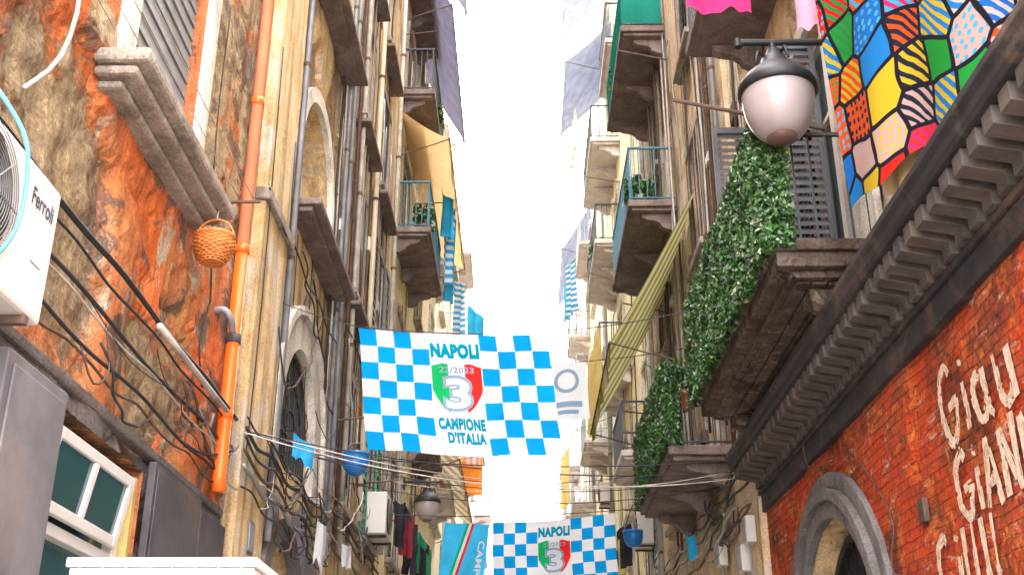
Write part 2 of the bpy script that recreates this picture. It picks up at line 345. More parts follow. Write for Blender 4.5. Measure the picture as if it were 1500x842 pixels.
def lines(a,b,step,keys):
    n=max(1,int((b-a)/step)); L=[a+(b-a)*i/n for i in range(n+1)]
    L=[v for v in L if all(abs(v-k)>step*.35 for k in keys)]
    return sorted(set([round(v,4) for v in L+[k for k in keys if a<=k<=b]]))
def building(S,y0,y1,h,mats,label,ops=(),bands=None,res=.25,zf=9,amp=.02,name='building',seed=0,erb=0.0):
    T=thing(name,(X(S,0),(y0+y1)/2,0),label,'building','buildings lining the alley')
    y0+=.004; y1-=.004
    b=B(); ky=[y0,y1];kz=[0,h]
    for o in ops: ky+=[o[0],o[1]]; kz+=[o[2],o[3]]
    Y=lines(y0,y1,res,ky)
    Z=sorted(set(lines(0,zf,res,[k for k in kz if k<=zf]+[zf])+lines(zf,h,max(res*2,.3),[k for k in kz if k>=zf]+[zf])))
    er=[];vs=[]
    for z in Z:
        for y in Y:
            p=Vector((y*.6+seed*7.3,z*.6,seed))
            e=noise.fractal(p,.9,2.1,5)*.9+.25+erb
            e=min(1,max(-.3,e)); er.append(e)
            sm=min(1,max(0,(e-.3)*6))
            d=-amp*1.6*sm+amp*.6*noise.noise(Vector((y*2.1,z*2.1,seed*3)))+amp*.25*noise.noise(Vector((y*9.1,z*9.1,seed*5)))
            if amp>.04: d+=amp*.8*sm*noise.noise(Vector((y*5,z*5,seed)))
            if y in (y0,y1) or z in(0,h): d=0
            vs.append((X(S,d),y,z))
    ny=len(Y)
    for j in range(len(Z)-1):
        zc=(Z[j]+Z[j+1])/2
        for i in range(ny-1):
            yc=(Y[i]+Y[i+1])/2; cut=False
            mi=0
            if bands:
                for zm,m_,wv in bands:
                    if zc+wv*noise.fractal(Vector((yc*.8,zc*.8,seed)),.9,2,4)<zm: mi=m_;break
            for ya,yb,za,zb,sp in ops:
                if ya<yc<yb and za<zc<zb:
                    if sp is None or zc<sp: cut=True
                    else:
                        r=(yb-ya)/2; 
                        if (yc-(ya+yb)/2)**2+(zc-sp)**2*(r/(zb-sp))**2<(r+.03)**2: cut=True
            if not cut: b.f.append((j*ny+i,j*ny+i+1,(j+1)*ny+i+1,(j+1)*ny+i)); b.m.append(mi)
    b.v=vs[:]
    nm=len(mats)
    for ya,yb,za,zb,sp in ops:
        zt=zb if sp is None else sp
        b.quad((X(S,0),ya,za),(X(S,-.35),ya,za),(X(S,-.35),ya,zt),(X(S,0),ya,zt),0)
        b.quad((X(S,0),yb,za),(X(S,-.35),yb,za),(X(S,-.35),yb,zt),(X(S,0),yb,zt),0)
        b.quad((X(S,0),ya,za),(X(S,-.35),ya,za),(X(S,-.35),yb,za),(X(S,0),yb,za),0)
        if sp is None: b.quad((X(S,0),ya,zb),(X(S,-.35),ya,zb),(X(S,-.35),yb,zb),(X(S,0),yb,zb),0)
        else:
            yc=(ya+yb)/2;r=(yb-ya)/2;n=16;rz=zb-sp
            for k in range(n):
                a0=math.pi*k/n;a1=math.pi*(k+1)/n
                b.quad((X(S,0),yc+r*math.cos(a0),sp+rz*math.sin(a0)),(X(S,-.35),yc+r*math.cos(a0),sp+rz*math.sin(a0)),
                       (X(S,-.35),yc+r*math.cos(a1),sp+rz*math.sin(a1)),(X(S,0),yc+r*math.cos(a1),sp+rz*math.sin(a1)),0)
    a=X(S,0);c=X(S,-.35);e=X(S,-7)
    for yy in (y0,y1):
        b.quad((a,yy,0),(c,yy,0),(c,yy,h),(a,yy,h),0); b.quad((c,yy,0),(e,yy,0),(e,yy,h),(c,yy,h),0)
    b.quad((c,y0,0),(c,y1,0),(c,y1,h),(c,y0,h),nm)
    b.quad((e,y0,0),(e,y1,0),(e,y1,h),(e,y0,h),0)
    b.quad((a,y0,h),(a,y1,h),(e,y1,h),(e,y0,h),nm+1)
    er+= [.1]*(len(b.v)-len(er))
    mk('wall',b,list(mats)+['interior','roof'],T,er=er,recalc=False)
    return T

def leaf_flat(b,S,ya,yb,za,zb,d,n,m=0,t=.035):
    wb(b,S,ya,ya+.05,za,zb,d,d+t,m);wb(b,S,yb-.05,yb,za,zb,d,d+t,m)
    wb(b,S,ya+.05,yb-.05,za,za+.07,d,d+t,m);wb(b,S,ya+.05,yb-.05,zb-.07,zb,d,d+t,m)
    h=(zb-za-.14)/n
    for i in range(n):
        z=za+.07+h*i
        p=[(d+t*.95,z+.1*h),(d+t*.95,z+.25*h),(d+t*.1,z+.95*h),(d+t*.1,z+.8*h)]
        extr(b,S,p,ya+.05,yb-.05,m)
def leaf_perp(b,S,y,d0,d1,za,zb,n,m=0,t=.035):
    wb(b,S,y,y+t,za,zb,d0,d0+.05,m);wb(b,S,y,y+t,za,zb,d1-.05,d1,m)
    wb(b,S,y,y+t,za,za+.07,d0+.05,d1-.05,m);wb(b,S,y,y+t,zb-.07,zb,d0+.05,d1-.05,m)
    h=(zb-za-.14)/n
    xa,xb=X(S,d0+.05),X(S,d1-.05)
    for i in range(n):
        z=za+.07+h*i
        b.hexa([(xa,y+.003,z+.1*h),(xb,y+.003,z+.1*h),(xb,y+t-.003,z+.8*h),(xa,y+t-.003,z+.8*h),
                (xa,y+.003,z+.25*h),(xb,y+.003,z+.25*h),(xb,y+t-.003,z+.95*h),(xa,y+t-.003,z+.95*h)],m)
def window(T,S,y0,y1,z0,z1,shut=None,sm='shutdk',fm='white',sill=True,surround='ledge',near=False,glass='glass',trans=True,name='window'):
    b=B(); f=.06
    wb(b,S,y0+.01,y0+f,z0+.01,z1-.01,-.2,-.1);wb(b,S,y1-f,y1-.01,z0+.01,z1-.01,-.2,-.1)
    wb(b,S,y0+f,y1-f,z0+.01,z0+f,-.2,-.1);wb(b,S,y0+f,y1-f,z1-f,z1-.01,-.2,-.1)
    yc=(y0+y1)/2; wb(b,S,yc-.04,yc+.04,z0+f,z1-f,-.19,-.09)
    if trans: 
        zt=z0+(z1-z0)*.68; wb(b,S,y0+f,yc-.04,zt-.025,zt+.025,-.19,-.11);wb(b,S,yc+.04,y1-f,zt-.025,zt+.025,-.19,-.11)
    w=mk(name,b,fm,T)
    g=B(); x=X(S,-.155); g.quad((x,y0+f,z0+f),(x,y1-f,z0+f),(x,y1-f,z1-f),(x,y0+f,z1-f)); mk('window_pane',g,glass,w)
    if surround:
        b=B(); t=.12
        wb(b,S,y0-t,y0-.002,z0,z1+.002,-.01,.045);wb(b,S,y1+.002,y1+t,z0,z1+.002,-.01,.045);wb(b,S,y0-t,y1+t,z1+.002,z1+t+.04,-.01,.06)
        mk('window_surround',b,surround,w,bevel=.01)
    if sill:
        b=B(); wb(b,S,y0-.16,y1+.16,z0-.1,z0-.003,-.02,.15); wb(b,S,y0-.12,y1+.12,z0-.15,z0-.102,-.02,.09)
        mk('window_sill',b,surround or 'ledge',w,bevel=.015)
    n=22 if near else 12
    if shut=='flat':
        hw=(y1-y0)/2
        for a,c in ((y0-hw-.02,y0-.02),(y1+.02,y1+hw+.02)):
            b=B(); leaf_flat(b,S,a,c,z0,z1,.065,n); mk('shutter',b,sm,w)
    elif shut=='closed':
        for a,c in ((y0+.01,yc-.005),(yc+.005,y1-.01)):
            b=B(); leaf_flat(b,S,a,c,z0+.01,z1-.01,-.06,n); mk('shutter',b,sm,w)
    return w

def arch_band(b,S,yc,zs,r0,r1,d0,d1,zb,rz=1.0,m=0,n=24,legs=True):
    for k in range(n):
        a0=math.pi*k/n;a1=math.pi*(k+1)/n
        def q(r,a,d): return (X(S,d),yc+r*math.cos(a),zs+r*rz*math.sin(a))
        b.hexa([q(r0,a0,d0),q(r1,a0,d0),q(r1,a1,d0),q(r0,a1,d0),q(r0,a0,d1),q(r1,a0,d1),q(r1,a1,d1),q(r0,a1,d1)],m)
    if legs:
        wb(b,S,yc-r1,yc-r0,zb,zs,d0,d1,m);wb(b,S,yc+r0,yc+r1,zb,zs,d0,d1,m)

def corbel(b,S,y,w,zt,depth,h,m=0):
    prof=[(0,zt),(depth,zt),(depth,zt-h*.22),(depth*.85,zt-h*.35),(depth*.6,zt-h*.42),(depth*.45,zt-h*.6),(depth*.4,zt-h*.8),(depth*.2,zt-h*.97),(0,zt-h)]
    extr(b,S,prof,y-w/2,y+w/2,m)
def balcony(T,S,y0,y1,z,depth=.75,rm='rail',sm='slab',panel=None,h=1.0,bars=True,thick=.12,step=.12):
    b=B()
    wb(b,S,y0,y1,z,z+thick,-.02,depth); wb(b,S,y0+.06,y1-.06,z-.06,z-.003,-.02,depth-.06)
    k=max(2,int((y1-y0)/1.3)+1)
    for i in range(k):
        yy=y0+.25+(y1-y0-.5)*i/(k-1); corbel(b,S,yy,.13,z-.063,depth*.7,.3)
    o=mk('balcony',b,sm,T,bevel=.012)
    r=B(); zt=z+thick+h; zb=z+thick+.06
    wb(r,S,y0+.03,y1-.03,zt,zt+.035,depth-.07,depth-.03); wb(r,S,y0+.03,y1-.03,zb-.02,zb,depth-.065,depth-.035)
    for yy in (y0+.03,y1-.07):
        wb(r,S,yy,yy+.04,zt,zt+.035,0,depth-.072); wb(r,S,yy,yy+.03,zb-.02,zb,0,depth-.067)
        n=int(depth/step)
        for i in range(n): dd=depth*(i+.4)/n; wb(r,S,yy+.01,yy+.024,zb,zt,dd,dd+.014)
    n=int((y1-y0-.06)/step)
    for i in range(n+1):
        yy=y0+.035+(y1-y0-.09)*i/n; wb(r,S,yy,yy+.014,z+thick if i in(0,n) else zb,zt,depth-.057,depth-.043)
    mk('railing',r,rm,o)
    if panel:
        p=B(); wb(p,S,y0+.02,y1-.02,zb,zt-.05,depth-.028,depth-.02); wb(p,S,y0+.02,y0+.026,zb,zt-.05,.05,depth-.03); mk('railing_screen',p,panel,o)
    return o

def wallrun(T,S,pts,r,mat,name='cable',n=6,label=None):
    b=B(); b.tube(smoothpts([(X(S,d),y,z) for y,z,d in pts],3),r,n); return mk(name,b,mat,T,smooth=True,label=label)
def sag(p0,p1,s,n=18):
    p0=Vector(p0);p1=Vector(p1); return [p0.lerp(p1,i/n)-Vector((0,0,4*s*(i/n)*(1-i/n))) for i in range(n+1)]
def span(p0,p1,s,r,mat,label,name='overhead_cable',cat='cable',group='cables strung across the alley',n=6):
    b=B(); b.tube(sag(p0,p1,s),r,n); return mk(name,b,mat,smooth=True,label=label,cat=cat,group=group)
def clutter(T,S,y0,y1,z0,z1,n,seed):
    rr=random.Random(seed)
    for k in range(n):
        y=rr.uniform(y0+.2,y1-.2); za=rr.uniform(z0,z0+1.5); zb=rr.uniform(za+2,z1); dd=.04
        pts=[(y,za,dd)]
        z=za
        while z<zb:
            z+=rr.uniform(.7,1.6); pts.append((y+rr.uniform(-.06,.06),z,dd+rr.uniform(0,.03)))
        if rr.random()<.5: pts.append((y+rr.uniform(-.8,.8),z+.05,dd))
        wallrun(T,S,[(min(max(a,y0+.05),y1-.05),b_,c) for a,b_,c in pts],rr.choice([.006,.008,.012,.018]),rr.choice(['cable','cablew','rustp','pipeg','cable']),'cable' ,5)
    for k in range(n//3):
        y=rr.uniform(y0+.3,y1-.3); z=rr.uniform(z0,min(z1,z0+5)); b=B(); w=rr.uniform(.06,.12); h=rr.uniform(.1,.25)
        wb(b,S,y-w,y+w,z,z+h,0,.09); wb(b,S,y-w*.8,y+w*.8,z+.02,z+h-.02,.09,.097); mk('junction_box',b,rr.choice(['acwhite','pipeg','rustp']),T,bevel=.008)
def tangle(T,S,y0,y1,z0,z1,n,seed,d=.15):
    rr=random.Random(seed)
    for k in range(n):
        ya=rr.uniform(y0,y1-.8); yb=min(y1,ya+rr.uniform(.7,2.8)); za=rr.uniform(z0,z1); zb=rr.uniform(z0,z1); s=rr.uniform(.05,.3); m=7
        pts=[(ya+(yb-ya)*i/m,za+(zb-za)*i/m-4*s*(i/m)*(1-i/m),d+rr.uniform(-.03,.05)) for i in range(m+1)]
        wallrun(T,S,pts,rr.choice([.004,.006,.009,.012]),rr.choice(['cable','cable','cable','cablew','rustp']),'cable',5)

# ------------------------------------------------------------------ ground
b=B(); b.quad((-200,-60,0),(200,-60,0),(200,400,0),(-200,400,0)); mk('ground',b,'paving',kind='structure',recalc=False,loc=(0,0,0))
b=B(); b.box(-1.7,1.8,-8,90,.004,.008); mk('road',b,'paving',kind='structure')
for s_,w in ((-1,2.5),(1,2.6)):
    b=B(); x0,x1=sorted((s_*1.72 if s_<0 else 1.82,s_*w)); b.box(x0,x1,-8,90,0,.12); mk('pavement',b,'paving',kind='structure',bevel=.015)

# ------------------------------------------------------------------ LEFT 1
SL=(-1,2.5)
L1=building(SL,.5,9.35,23,['ochre','greybase','ochreup'],'tall building with peeling orange and ochre plaster over grey base',
  ops=[(5.55,7.3,0,3.42,None),(6.0,7.4,5.65,7.75,None)],bands=[(3.55,1,0),(5.9,0,1.6),(40,2,0)],res=.06,zf=8.2,amp=.05,seed=1,erb=.0)
w=window(L1,SL,6.0,7.4,5.65,7.75,None,fm='cream',sill=False,surround=None,near=True)
b=B(); 
for i in range(26): 
    z1=7.74-.065*i; wb(b,SL,6.07,7.33,z1-.05,z1,-.1+.012*(i%2),-.07+.012*(i%2))
mk('shutter',b,'shutg',w)
b=B(); wb(b,SL,7.402,7.6,5.6,7.9,-.1,.05); mk('window_surround',b,'whitestone',w,bevel=.015)
b=B(); wb(b,SL,5.802,5.998,5.6,7.9,-.1,.05); mk('window_surround',b,'whitestone',w,bevel=.015)
b=B(); wb(b,SL,5.6,7.75,5.49,5.59,-.05,.3); wb(b,SL,5.64,7.7,5.42,5.488,-.05,.22); wb(b,SL,5.7,7.6,5.36,5.418,-.05,.12)
mk('window_ledge',b,'ledge',w,bevel=.03)
wf=B()
for a,c in ((5.6,5.68),(7.1,7.18)): wb(wf,SL,a,c,0,3.38,-.16,-.06)
for z in (2.78,3.31,.02): wb(wf,SL,5.68,7.1,z,z+.07,-.155,-.065)
w=mk('shop_window',wf,'white',L1,bevel=.008)
g=B(); x=X(SL,-.13); g.quad((x,5.68,0),(x,7.1,0),(x,7.1,3.35),(x,5.68,3.35)); mk('window_pane',g,'glasst',w)
b=B()
def tl(y,t,o): return (X(SL,-.05+.07*t+o*.04),y,2.87+.43*t)
for (ya,yb,ta,tb) in ((5.76,5.83,0,1),(6.95,7.02,0,1),(6.36,6.42,.14,.86),(5.83,6.95,0,.14),(5.83,6.95,.86,1)):
    b.hexa([tl(ya,ta,0),tl(yb,ta,0),tl(yb,tb,0),tl(ya,tb,0),tl(ya,ta,1),tl(yb,ta,1),tl(yb,tb,1),tl(ya,tb,1)])
sh=mk('window_sash',b,'white',w,bevel=.006)
b=B(); b.quad(tl(5.82,.12,.5),tl(6.96,.12,.5),tl(6.96,.88,.5),tl(5.82,.88,.5)); mk('sash_pane',b,'glasst',w)
b=B(); wb(b,SL,7.2,7.25,0,3.36,-.08,-.01); mk('frame_trim',b,'yellowp',w)
b=B(); wb(b,SL,7.34,8.5,.2,3.5,.02,.07); wb(b,SL,7.38,8.46,.25,3.46,.07,.08); mk('wall_panel',b,'darkpanel',L1,bevel=.01)
b=B(); wb(b,SL,8.56,9.3,.2,3.45,.02,.06); mk('wall_panel',b,'darkpanel',L1,bevel=.01)
b=B(); wb(b,SL,4.75,5.46,.13,3.36,.0,.2); wb(b,SL,4.8,5.41,.3,3.3,.2,.215); mk('grey_pilaster',b,'greypanel',L1,bevel=.012)
b=B(); wb(b,SL,3.4,4.72,.13,3.2,.0,.08); mk('wall_panel',b,'greypanel',L1,bevel=.01)
b=B(); wb(b,SL,1,9.3,3.53,3.6,-.06,.03); mk('string_course',b,'greybase',L1,bevel=.02)
wallrun(L1,SL,[(2+.5*i,4.3+.015*math.sin(i*1.7),.14) for i in range(15)],.018,'black','conduit')
wallrun(L1,SL,[(2+.5*i,4.22+.02*math.sin(i*2.1),.1) for i in range(15)],.009,'cable')
wallrun(L1,SL,[(2+.5*i,4.03+.02*math.sin(i*1.1),.08) for i in range(15)],.013,'cable')
wallrun(L1,SL,[(2+.5*i,3.98+.02*math.sin(i*1.9+1),.08) for i in range(15)],.007,'cablew')
wallrun(L1,SL,[(4.4+.4*i,3.78+.02*math.sin(i*1.3),.08) for i in range(12)],.012,'cable')
wallrun(L1,SL,[(4.4+.4*i,3.70+.03*math.sin(i*2.3),.08) for i in range(12)],.009,'rustp')
wallrun(L1,SL,[(6.75,4.24,.17),(8.55,4.22,.17)],.022,'cablew','sleeve_pipe',10)
tangle(L1,SL,5.5,9.3,3.62,4.25,9,77,.07)
for yy in (3.2,4.9,6.4,7.9):
    b=B(); wb(b,SL,yy,yy+.012,3.75,4.33,.06,.075); mk('cable_bracket',b,'rustp',L1)
wallrun(L1,SL,[(4.55,6.9,.05),(4.75,6.2,.06),(5.05,5.6,.07),(5.0,5.1,.06),(4.7,4.7,.05)],.013,'cablew','cable')
wallrun(L1,SL,[(6.1,4.0,.08),(6.2,3.75,.1),(6.0,3.6,.1),(5.8,3.75,.08)],.007,'rustp','cable')
wallrun(L1,SL,[(8.1,5.3,.05),(8.15,5.0,.06),(8.0,4.6,.06),(8.2,4.3,.06)],.008,'cable')
wallrun(L1,SL,[(7.9,7.6,.03),(7.85,6.6,.04),(7.95,5.9,.04),(8.2,5.0,.05)],.006,'cable')
wallrun(L1,SL,[(9.15,22,.05),(9.12,10,.05),(9.16,6,.05),(9.1,4,.05)],.012,'cablew')
DP=thing('drainpipe',(X(SL,.1),8.75,3.6),'orange plastic drainpipe with salmon upper length on wall','drainpipe')
b=B(); x=X(SL,.11); b.tube([(x,8.75,5.7),(x,8.75,3.75),(x+.01,8.75,3.62)],.056,14); mk('lower_pipe',b,'pipeo',DP,smooth=True)
b=B(); b.tube([(x,8.75,22),(x,8.75,5.7)],.054,14); mk('upper_pipe',b,'pipes',DP,smooth=True,label='faded salmon upper pipe')
for z in (5.72,7.2,4.25): b=B(); b.tube([(x,8.75,z-.04),(x,8.75,z+.04)],.062,14); mk('pipe_collar',b,'pipeo',DP,smooth=True)
b=B(); b.tube([(x,8.75,4.86),(x,8.75,4.94)],.064,14); mk('pipe_collar',b,'darkpanel',DP,smooth=True,label='dark metal pipe collar')
b=B(); b.tube(smoothpts([(X(SL,0),8.5,5.06),(X(SL,.08),8.5,5.06),(X(SL,.13),8.54,5.0),(X(SL,.13),8.64,4.92)],4),.028,10); mk('pipe_elbow',b,'pipeg',DP,smooth=True)

def rod(p0,p1,label='thin iron clothes rod fixed to the wall',r=.014):
    b=B(); b.tube([p0,p1],r,8); b.tube([Vector(p0),Vector(p0)+(Vector(p1)-Vector(p0)).normalized()*.02],r*3,8)
    return mk('clothes_rod',b,'rustp',smooth=False,label=label,cat='clothes rod',group='clothes rods on the facades')
rod((-2.5,7.75,5.66),(-2.02,7.75,5.66)); rod((-2.5,3.6,5.6),(-2.02,3.6,5.6))
for d in (.12,.22,.32,.43):
    x=-2.5+d; b=B(); b.tube(sag((x,3.62,5.62),(x,7.74,5.68),.04),.0035,5); mk('clothesline',b,'cablew',smooth=True,label='pale thin clothesline between wall rods',cat='clothesline',group='clotheslines')
# basket
BK=thing('wicker_basket',(-2.27,7.52,5.03),'round orange wicker basket hanging on a rope','basket')
c=(-2.27,7.52,5.03)
def br_(z): return .075+.075*math.sin(min(1,z/.15)*1.57)-.012*max(0,(z-.13)/.08)
b=B(); b.lathe(c,[(.0,.004),(.06,.004)]+[(br_(.2*i/9)-.004,.2*i/9+.003) for i in range(10)]+[(.13,.2),(.11,.04),(0,.02)],28)
for k in range(14):
    z=.006+k*.0152; r=br_(z)
    b.tube([(c[0]+(r+.008*(1 if (j+k)%2 else -.6))*math.cos(2*math.pi*j/30),c[1]+(r+.008*(1 if (j+k)%2 else -.6))*math.sin(2*math.pi*j/30),c[2]+z) for j in range(31)],.0075,6)
mk('basket_body',b,'wicker',BK,smooth=True)
b=B()
for q in (0,1): b.tube([(c[0]+(.142+.006*math.sin(j*1.6+q*3.14))*math.cos(2*math.pi*j/48),c[1]+(.142+.006*math.sin(j*1.6+q*3.14))*math.sin(2*math.pi*j/48),c[2]+.213+.008*math.cos(j*1.6+q*3.14)) for j in range(49)],.011,7)
mk('basket_rim',b,'wicker',BK,smooth=True)
b=B(); b.tube([(c[0]+.14*math.cos(math.pi*j/14),c[1],c[2]+.21+.15*math.sin(math.pi*j/14)) for j in range(15)],.008,6); mk('basket_handle',b,'wicker',BK,smooth=True)
b=B(); b.tube([(c[0],c[1],c[2]+.365),(c[0]-.01,7.6,5.55),(c[0]-.02,7.745,5.67)],.005,5); mk('basket_rope',b,'cablew',BK,smooth=True)

# ---- text helpers
def text_bm(s,off=0.0,spacing=1.0):
    cu=bpy.data.curves.new('txt','FONT'); cu.body=s; cu.align_x='CENTER'; cu.align_y='CENTER'; cu.offset=off; cu.resolution_u=4; cu.space_character=spacing
    ob=bpy.data.objects.new('txt',cu); COL.objects.link(ob)
    dg=bpy.context.evaluated_depsgraph_get(); me=bpy.data.meshes.new_from_object(ob.evaluated_get(dg))
    bm=bmesh.new(); bm.from_mesh(me); bpy.data.objects.remove(ob); bpy.data.curves.remove(cu); bpy.data.meshes.remove(me); return bm
def poly_bm(pts):
    bm=bmesh.new(); bm.faces.new([bm.verts.new((x,y,0)) for x,y in pts]); return bm
def grid_cut(bm,step):
    bmesh.ops.triangulate(bm,faces=bm.faces)
    xs=[v.co.x for v in bm.verts];ys=[v.co.y for v in bm.verts]
    for ax,lo,hi in ((0,min(xs),max(xs)),(1,min(ys),max(ys))):
        k=math.ceil(lo/step)*step
        while k<hi:
            co=[0,0,0];no=[0,0,0];co[ax]=k;no[ax]=1
            bmesh.ops.bisect_plane(bm,geom=bm.verts[:]+bm.edges[:]+bm.faces[:],plane_co=co,plane_no=no,dist=1e-5); k+=step
def fit(bm,x0,x1,y0,y1):
    xs=[v.co.x for v in bm.verts];ys=[v.co.y for v in bm.verts]
    a,b_,c,d=min(xs),max(xs),min(ys),max(ys)
    for v in bm.verts: v.co.x=x0+(v.co.x-a)/(b_-a)*(x1-x0); v.co.y=y0+(v.co.y-c)/(d-c)*(y1-y0)
def put(b,bm,fn,m,step=None):
    if step: grid_cut(bm,step)
    bm.verts.index_update(); vs=[fn(v.co.x,v.co.y) for v in bm.verts]
    b.add(vs,[tuple(v.index for v in f.verts) for f in bm.faces],m); bm.free()

def ac_unit(S,y0,y1,z0,z1,d0,d1,label,text=None,detail=True):
    T=thing('air_conditioner',(X(S,d0),(y0+y1)/2,z0),label,'air conditioner','outdoor air conditioning units')
    b=B(); wb(b,S,y0,y1,z0,z1,d0,d1); mk('casing',b,'acwhite',T,bevel=.02)
    yc=y0+(y1-y0)*(.34 if not text else .3); zc=(z0+z1)/2; r=min((z1-z0)*.43,(y1-y0)*.36)
    b=B(); 
    n=32
    b.add([(X(S,d1+.002),yc,zc)]+[(X(S,d1+.002),yc+r*math.cos(2*math.pi*j/n),zc+r*math.sin(2*math.pi*j/n)) for j in range(n)],[(0,1+j,1+(j+1)%n) for j in range(n)])
    mk('fan_opening',b,'interior',T)
    b=B()
    for k in range(4):
        a=math.pi/2*k+.3
        q=lambda rr,aa,dd:(X(S,dd),yc+rr*math.cos(aa),zc+rr*math.sin(aa))
        b.quad(q(.04,a,d1+.006),q(r*.9,a+.1,d1+.006),q(r*.9,a+.8,d1+.018),q(.04,a+.6,d1+.012))
    mk('fan',b,'darkpanel',T)
    b=B()
    for k in range(1,15 if detail else 6):
        rr=r*k/(14 if detail else 5)
        b.tube([(X(S,d1+.026+.012*(1-rr/r)),yc+rr*math.cos(2*math.pi*j/n),zc+rr*math.sin(2*math.pi*j/n)) for j in range(n+1)],.0026 if detail else .006,4)
    for k in range(8):
        a=math.pi*k/4; b.tube([(X(S,d1+.04),yc,zc),(X(S,d1+.026),yc+r*math.cos(a),zc+r*math.sin(a))],.004,4)
    mk('fan_grille',b,'acdark',T)
    for yy in (y0+.12,y1-.15):
        b=B(); wb(b,S,yy,yy+.035,z0-.04,z0-.003,0,d1); extr(b,S,[(0,z0-.045),(.05,z0-.045),(.02,z0-.35),(0,z0-.35)],yy,yy+.03); mk('bracket',b,'rustp',T)
    if text:
        bm=text_bm(text,.02); sgn=-S[0]
        fit(bm,-.5,.5,-.5,.5)
        b=B(); put(b,bm,lambda u,v:(X(S,d1+.004),y1-.175+sgn*u*.22,z1-.14+v*.08),0); mk('lettering',b,'ink',T,recalc=False)
        b=B(); wb(b,S,y1-.2,y1-.1,z0+.22,z0+.225,d1,d1+.004); mk('casing_seam',b,'pipeg',T)
    return T
ac_unit(SL,3.45,4.46,3.34,3.97,.13,.45,'white outdoor air conditioner with dark lettering on wall','Ferroli')
b=B(); b.tube(smoothpts([(-2.25,3.7,4.3),(-2.1,3.83,4.12),(-2.0,3.93,3.95),(-1.98,3.97,3.75),(-1.98,3.95,3.55),(-2.0,3.85,3.38),(-2.06,3.75,3.28),(-2.2,3.6,3.2)],5),.01,8); mk('hose',b,'cyanhose',smooth=True,label='light blue hose draped over the air conditioner',cat='hose')

# ------------------------------------------------------------------ LEFT 2
L2=building(SL,9.35,14.0,23.5,['beige','lilac'],'tall beige building with arched windows and grille',
  ops=[(10.8,12.6,0,3.8,2.9),(10.95,12.95,4.6,5.95,4.95),(11.0,13.1,7.4,9.15,8.1),(11.0,13.1,10.7,12.6,11.55)],bands=[(4.05,1,.6),(40,0,0)],res=.1,zf=12.8,amp=.035,seed=2)
b=B(); wb(b,SL,9.42,10.5,0,22,-.02,.1); mk('pilaster',b,'beige',L2,bevel=.02)
for za in (6.55,9.9): b=B(); wb(b,SL,9.38,10.6,za,za+.14,.0,.15); mk('pilaster_moulding',b,'ledge',L2,bevel=.02)
b=B(); arch_band(b,SL,11.7,2.9,.88,1.1,-.02,.08,0); mk('arch_surround',b,'greyarch',L2)
b=B(); arch_band(b,SL,11.95,4.95,.97,1.35,-.02,.07,4.5); arch_band(b,SL,11.95,4.95,1.355,1.45,-.02,.12,4.5); mk('arch_surround',b,'whitestone',L2)
b=B()
for i in range(15):
    y=11.02+1.86*i/14; zt=4.95+math.sqrt(max(.0,.97**2-(y-11.95)**2))
    wb(b,SL,y-.012,y+.012,4.6,zt,-.06,-.04)
for r in (.3,.6,.9): arch_band(b,SL,11.95,4.95,r,r+.035,-.055,-.035,4.9,legs=False)
wb(b,SL,10.97,12.93,4.93,4.97,-.07,-.03); wb(b,SL,10.97,12.93,4.62,4.65,-.07,-.03)
w=mk('arched_window',b,'black',L2)
b=B(); b.quad((X(SL,-.3),10.96,4.6),(X(SL,-.3),12.94,4.6),(X(SL,-.3),12.94,5.9),(X(SL,-.3),10.96,5.9)); mk('window_pane',b,'interior',w)
for zs,zb,zt in ((8.1,7.4,9.15),(11.55,10.7,12.6)):
    b=B(); arch_band(b,SL,12.05,zs,1.02,1.2,-.02,.05,zb-.05); w=mk('arched_niche',b,'whitestone',L2)
    b=B(); b.quad((X(SL,-.34),10.98,zb),(X(SL,-.34),13.12,zb),(X(SL,-.34),13.12,zt),(X(SL,-.34),10.98,zt)); wb(b,SL,13.085,13.098,zb,zs,-.33,-.01); mk('niche_back',b,'niche',w)
    b=B(); wb(b,SL,10.85,13.6,zb-.14,zb-.06,-.02,.34); wb(b,SL,10.9,13.5,zb-.2,zb-.143,-.02,.24)
    mk('ledge',b,'slab',w,bevel=.015)
def dp(y,mat,r,z0,z1,label,S=SL,d=.1,group='downpipes on the facades'):
    T=thing('downpipe',(X(S,d),y,z0),label,'downpipe',group)
    b=B(); x=X(S,d); b.tube([(x,y,z1),(x,y,z0)],r,10); mk('pipe',b,mat,T,smooth=True)
    z=z0+.5
    while z<min(z1,16): b=B(); b.tube([(x,y,z),(x,y,z+.05)],r*1.25,10); mk('pipe_clamp',b,'rustp',T); z+=2.4
dp(10.68,'pipeg',.035,3.6,22,'grey metal downpipe clamped to beige wall')
dp(13.6,'pipeg',.03,4.2,22,'grey metal downpipe beside arched niche')
dp(13.95,'pipeg',.035,4.2,22,'grey metal downpipe beside stained wall')
dp(14.5,'rustp',.03,4.2,22,'thin rusty downpipe on brown wall')
dp(14.9,'cablew',.035,4.2,22,'cream downpipe on brown wall')
dp(16.6,'cream',.045,5.0,22,'pale downpipe between windows')
dp(19.4,'cablew',.045,5.0,22,'cream downpipe at the building joint')
for k in range(6):
    y=9.5+k*.9
    wallrun(L2,SL,[(y,R(4,4.4),.12),(y+.05,R(5.5,6),.12 if y<10.5 else .03),(y-.05,R(7,9),.12 if y<10.5 else .03)],.006,'cable')
for z,r,mt in ((4.3,.018,'cable'),(4.2,.012,'cable'),(4.08,.016,'rustp'),(4.42,.01,'cable'),(3.95,.02,'pipeg'),(3.8,.01,'cable'),(6.6,.01,'cable')):
    wallrun(L2,SL,[(9.36+.42*i,z+.05*math.sin(i*1.9+z*5),.14) for i in range(11)],r,mt)
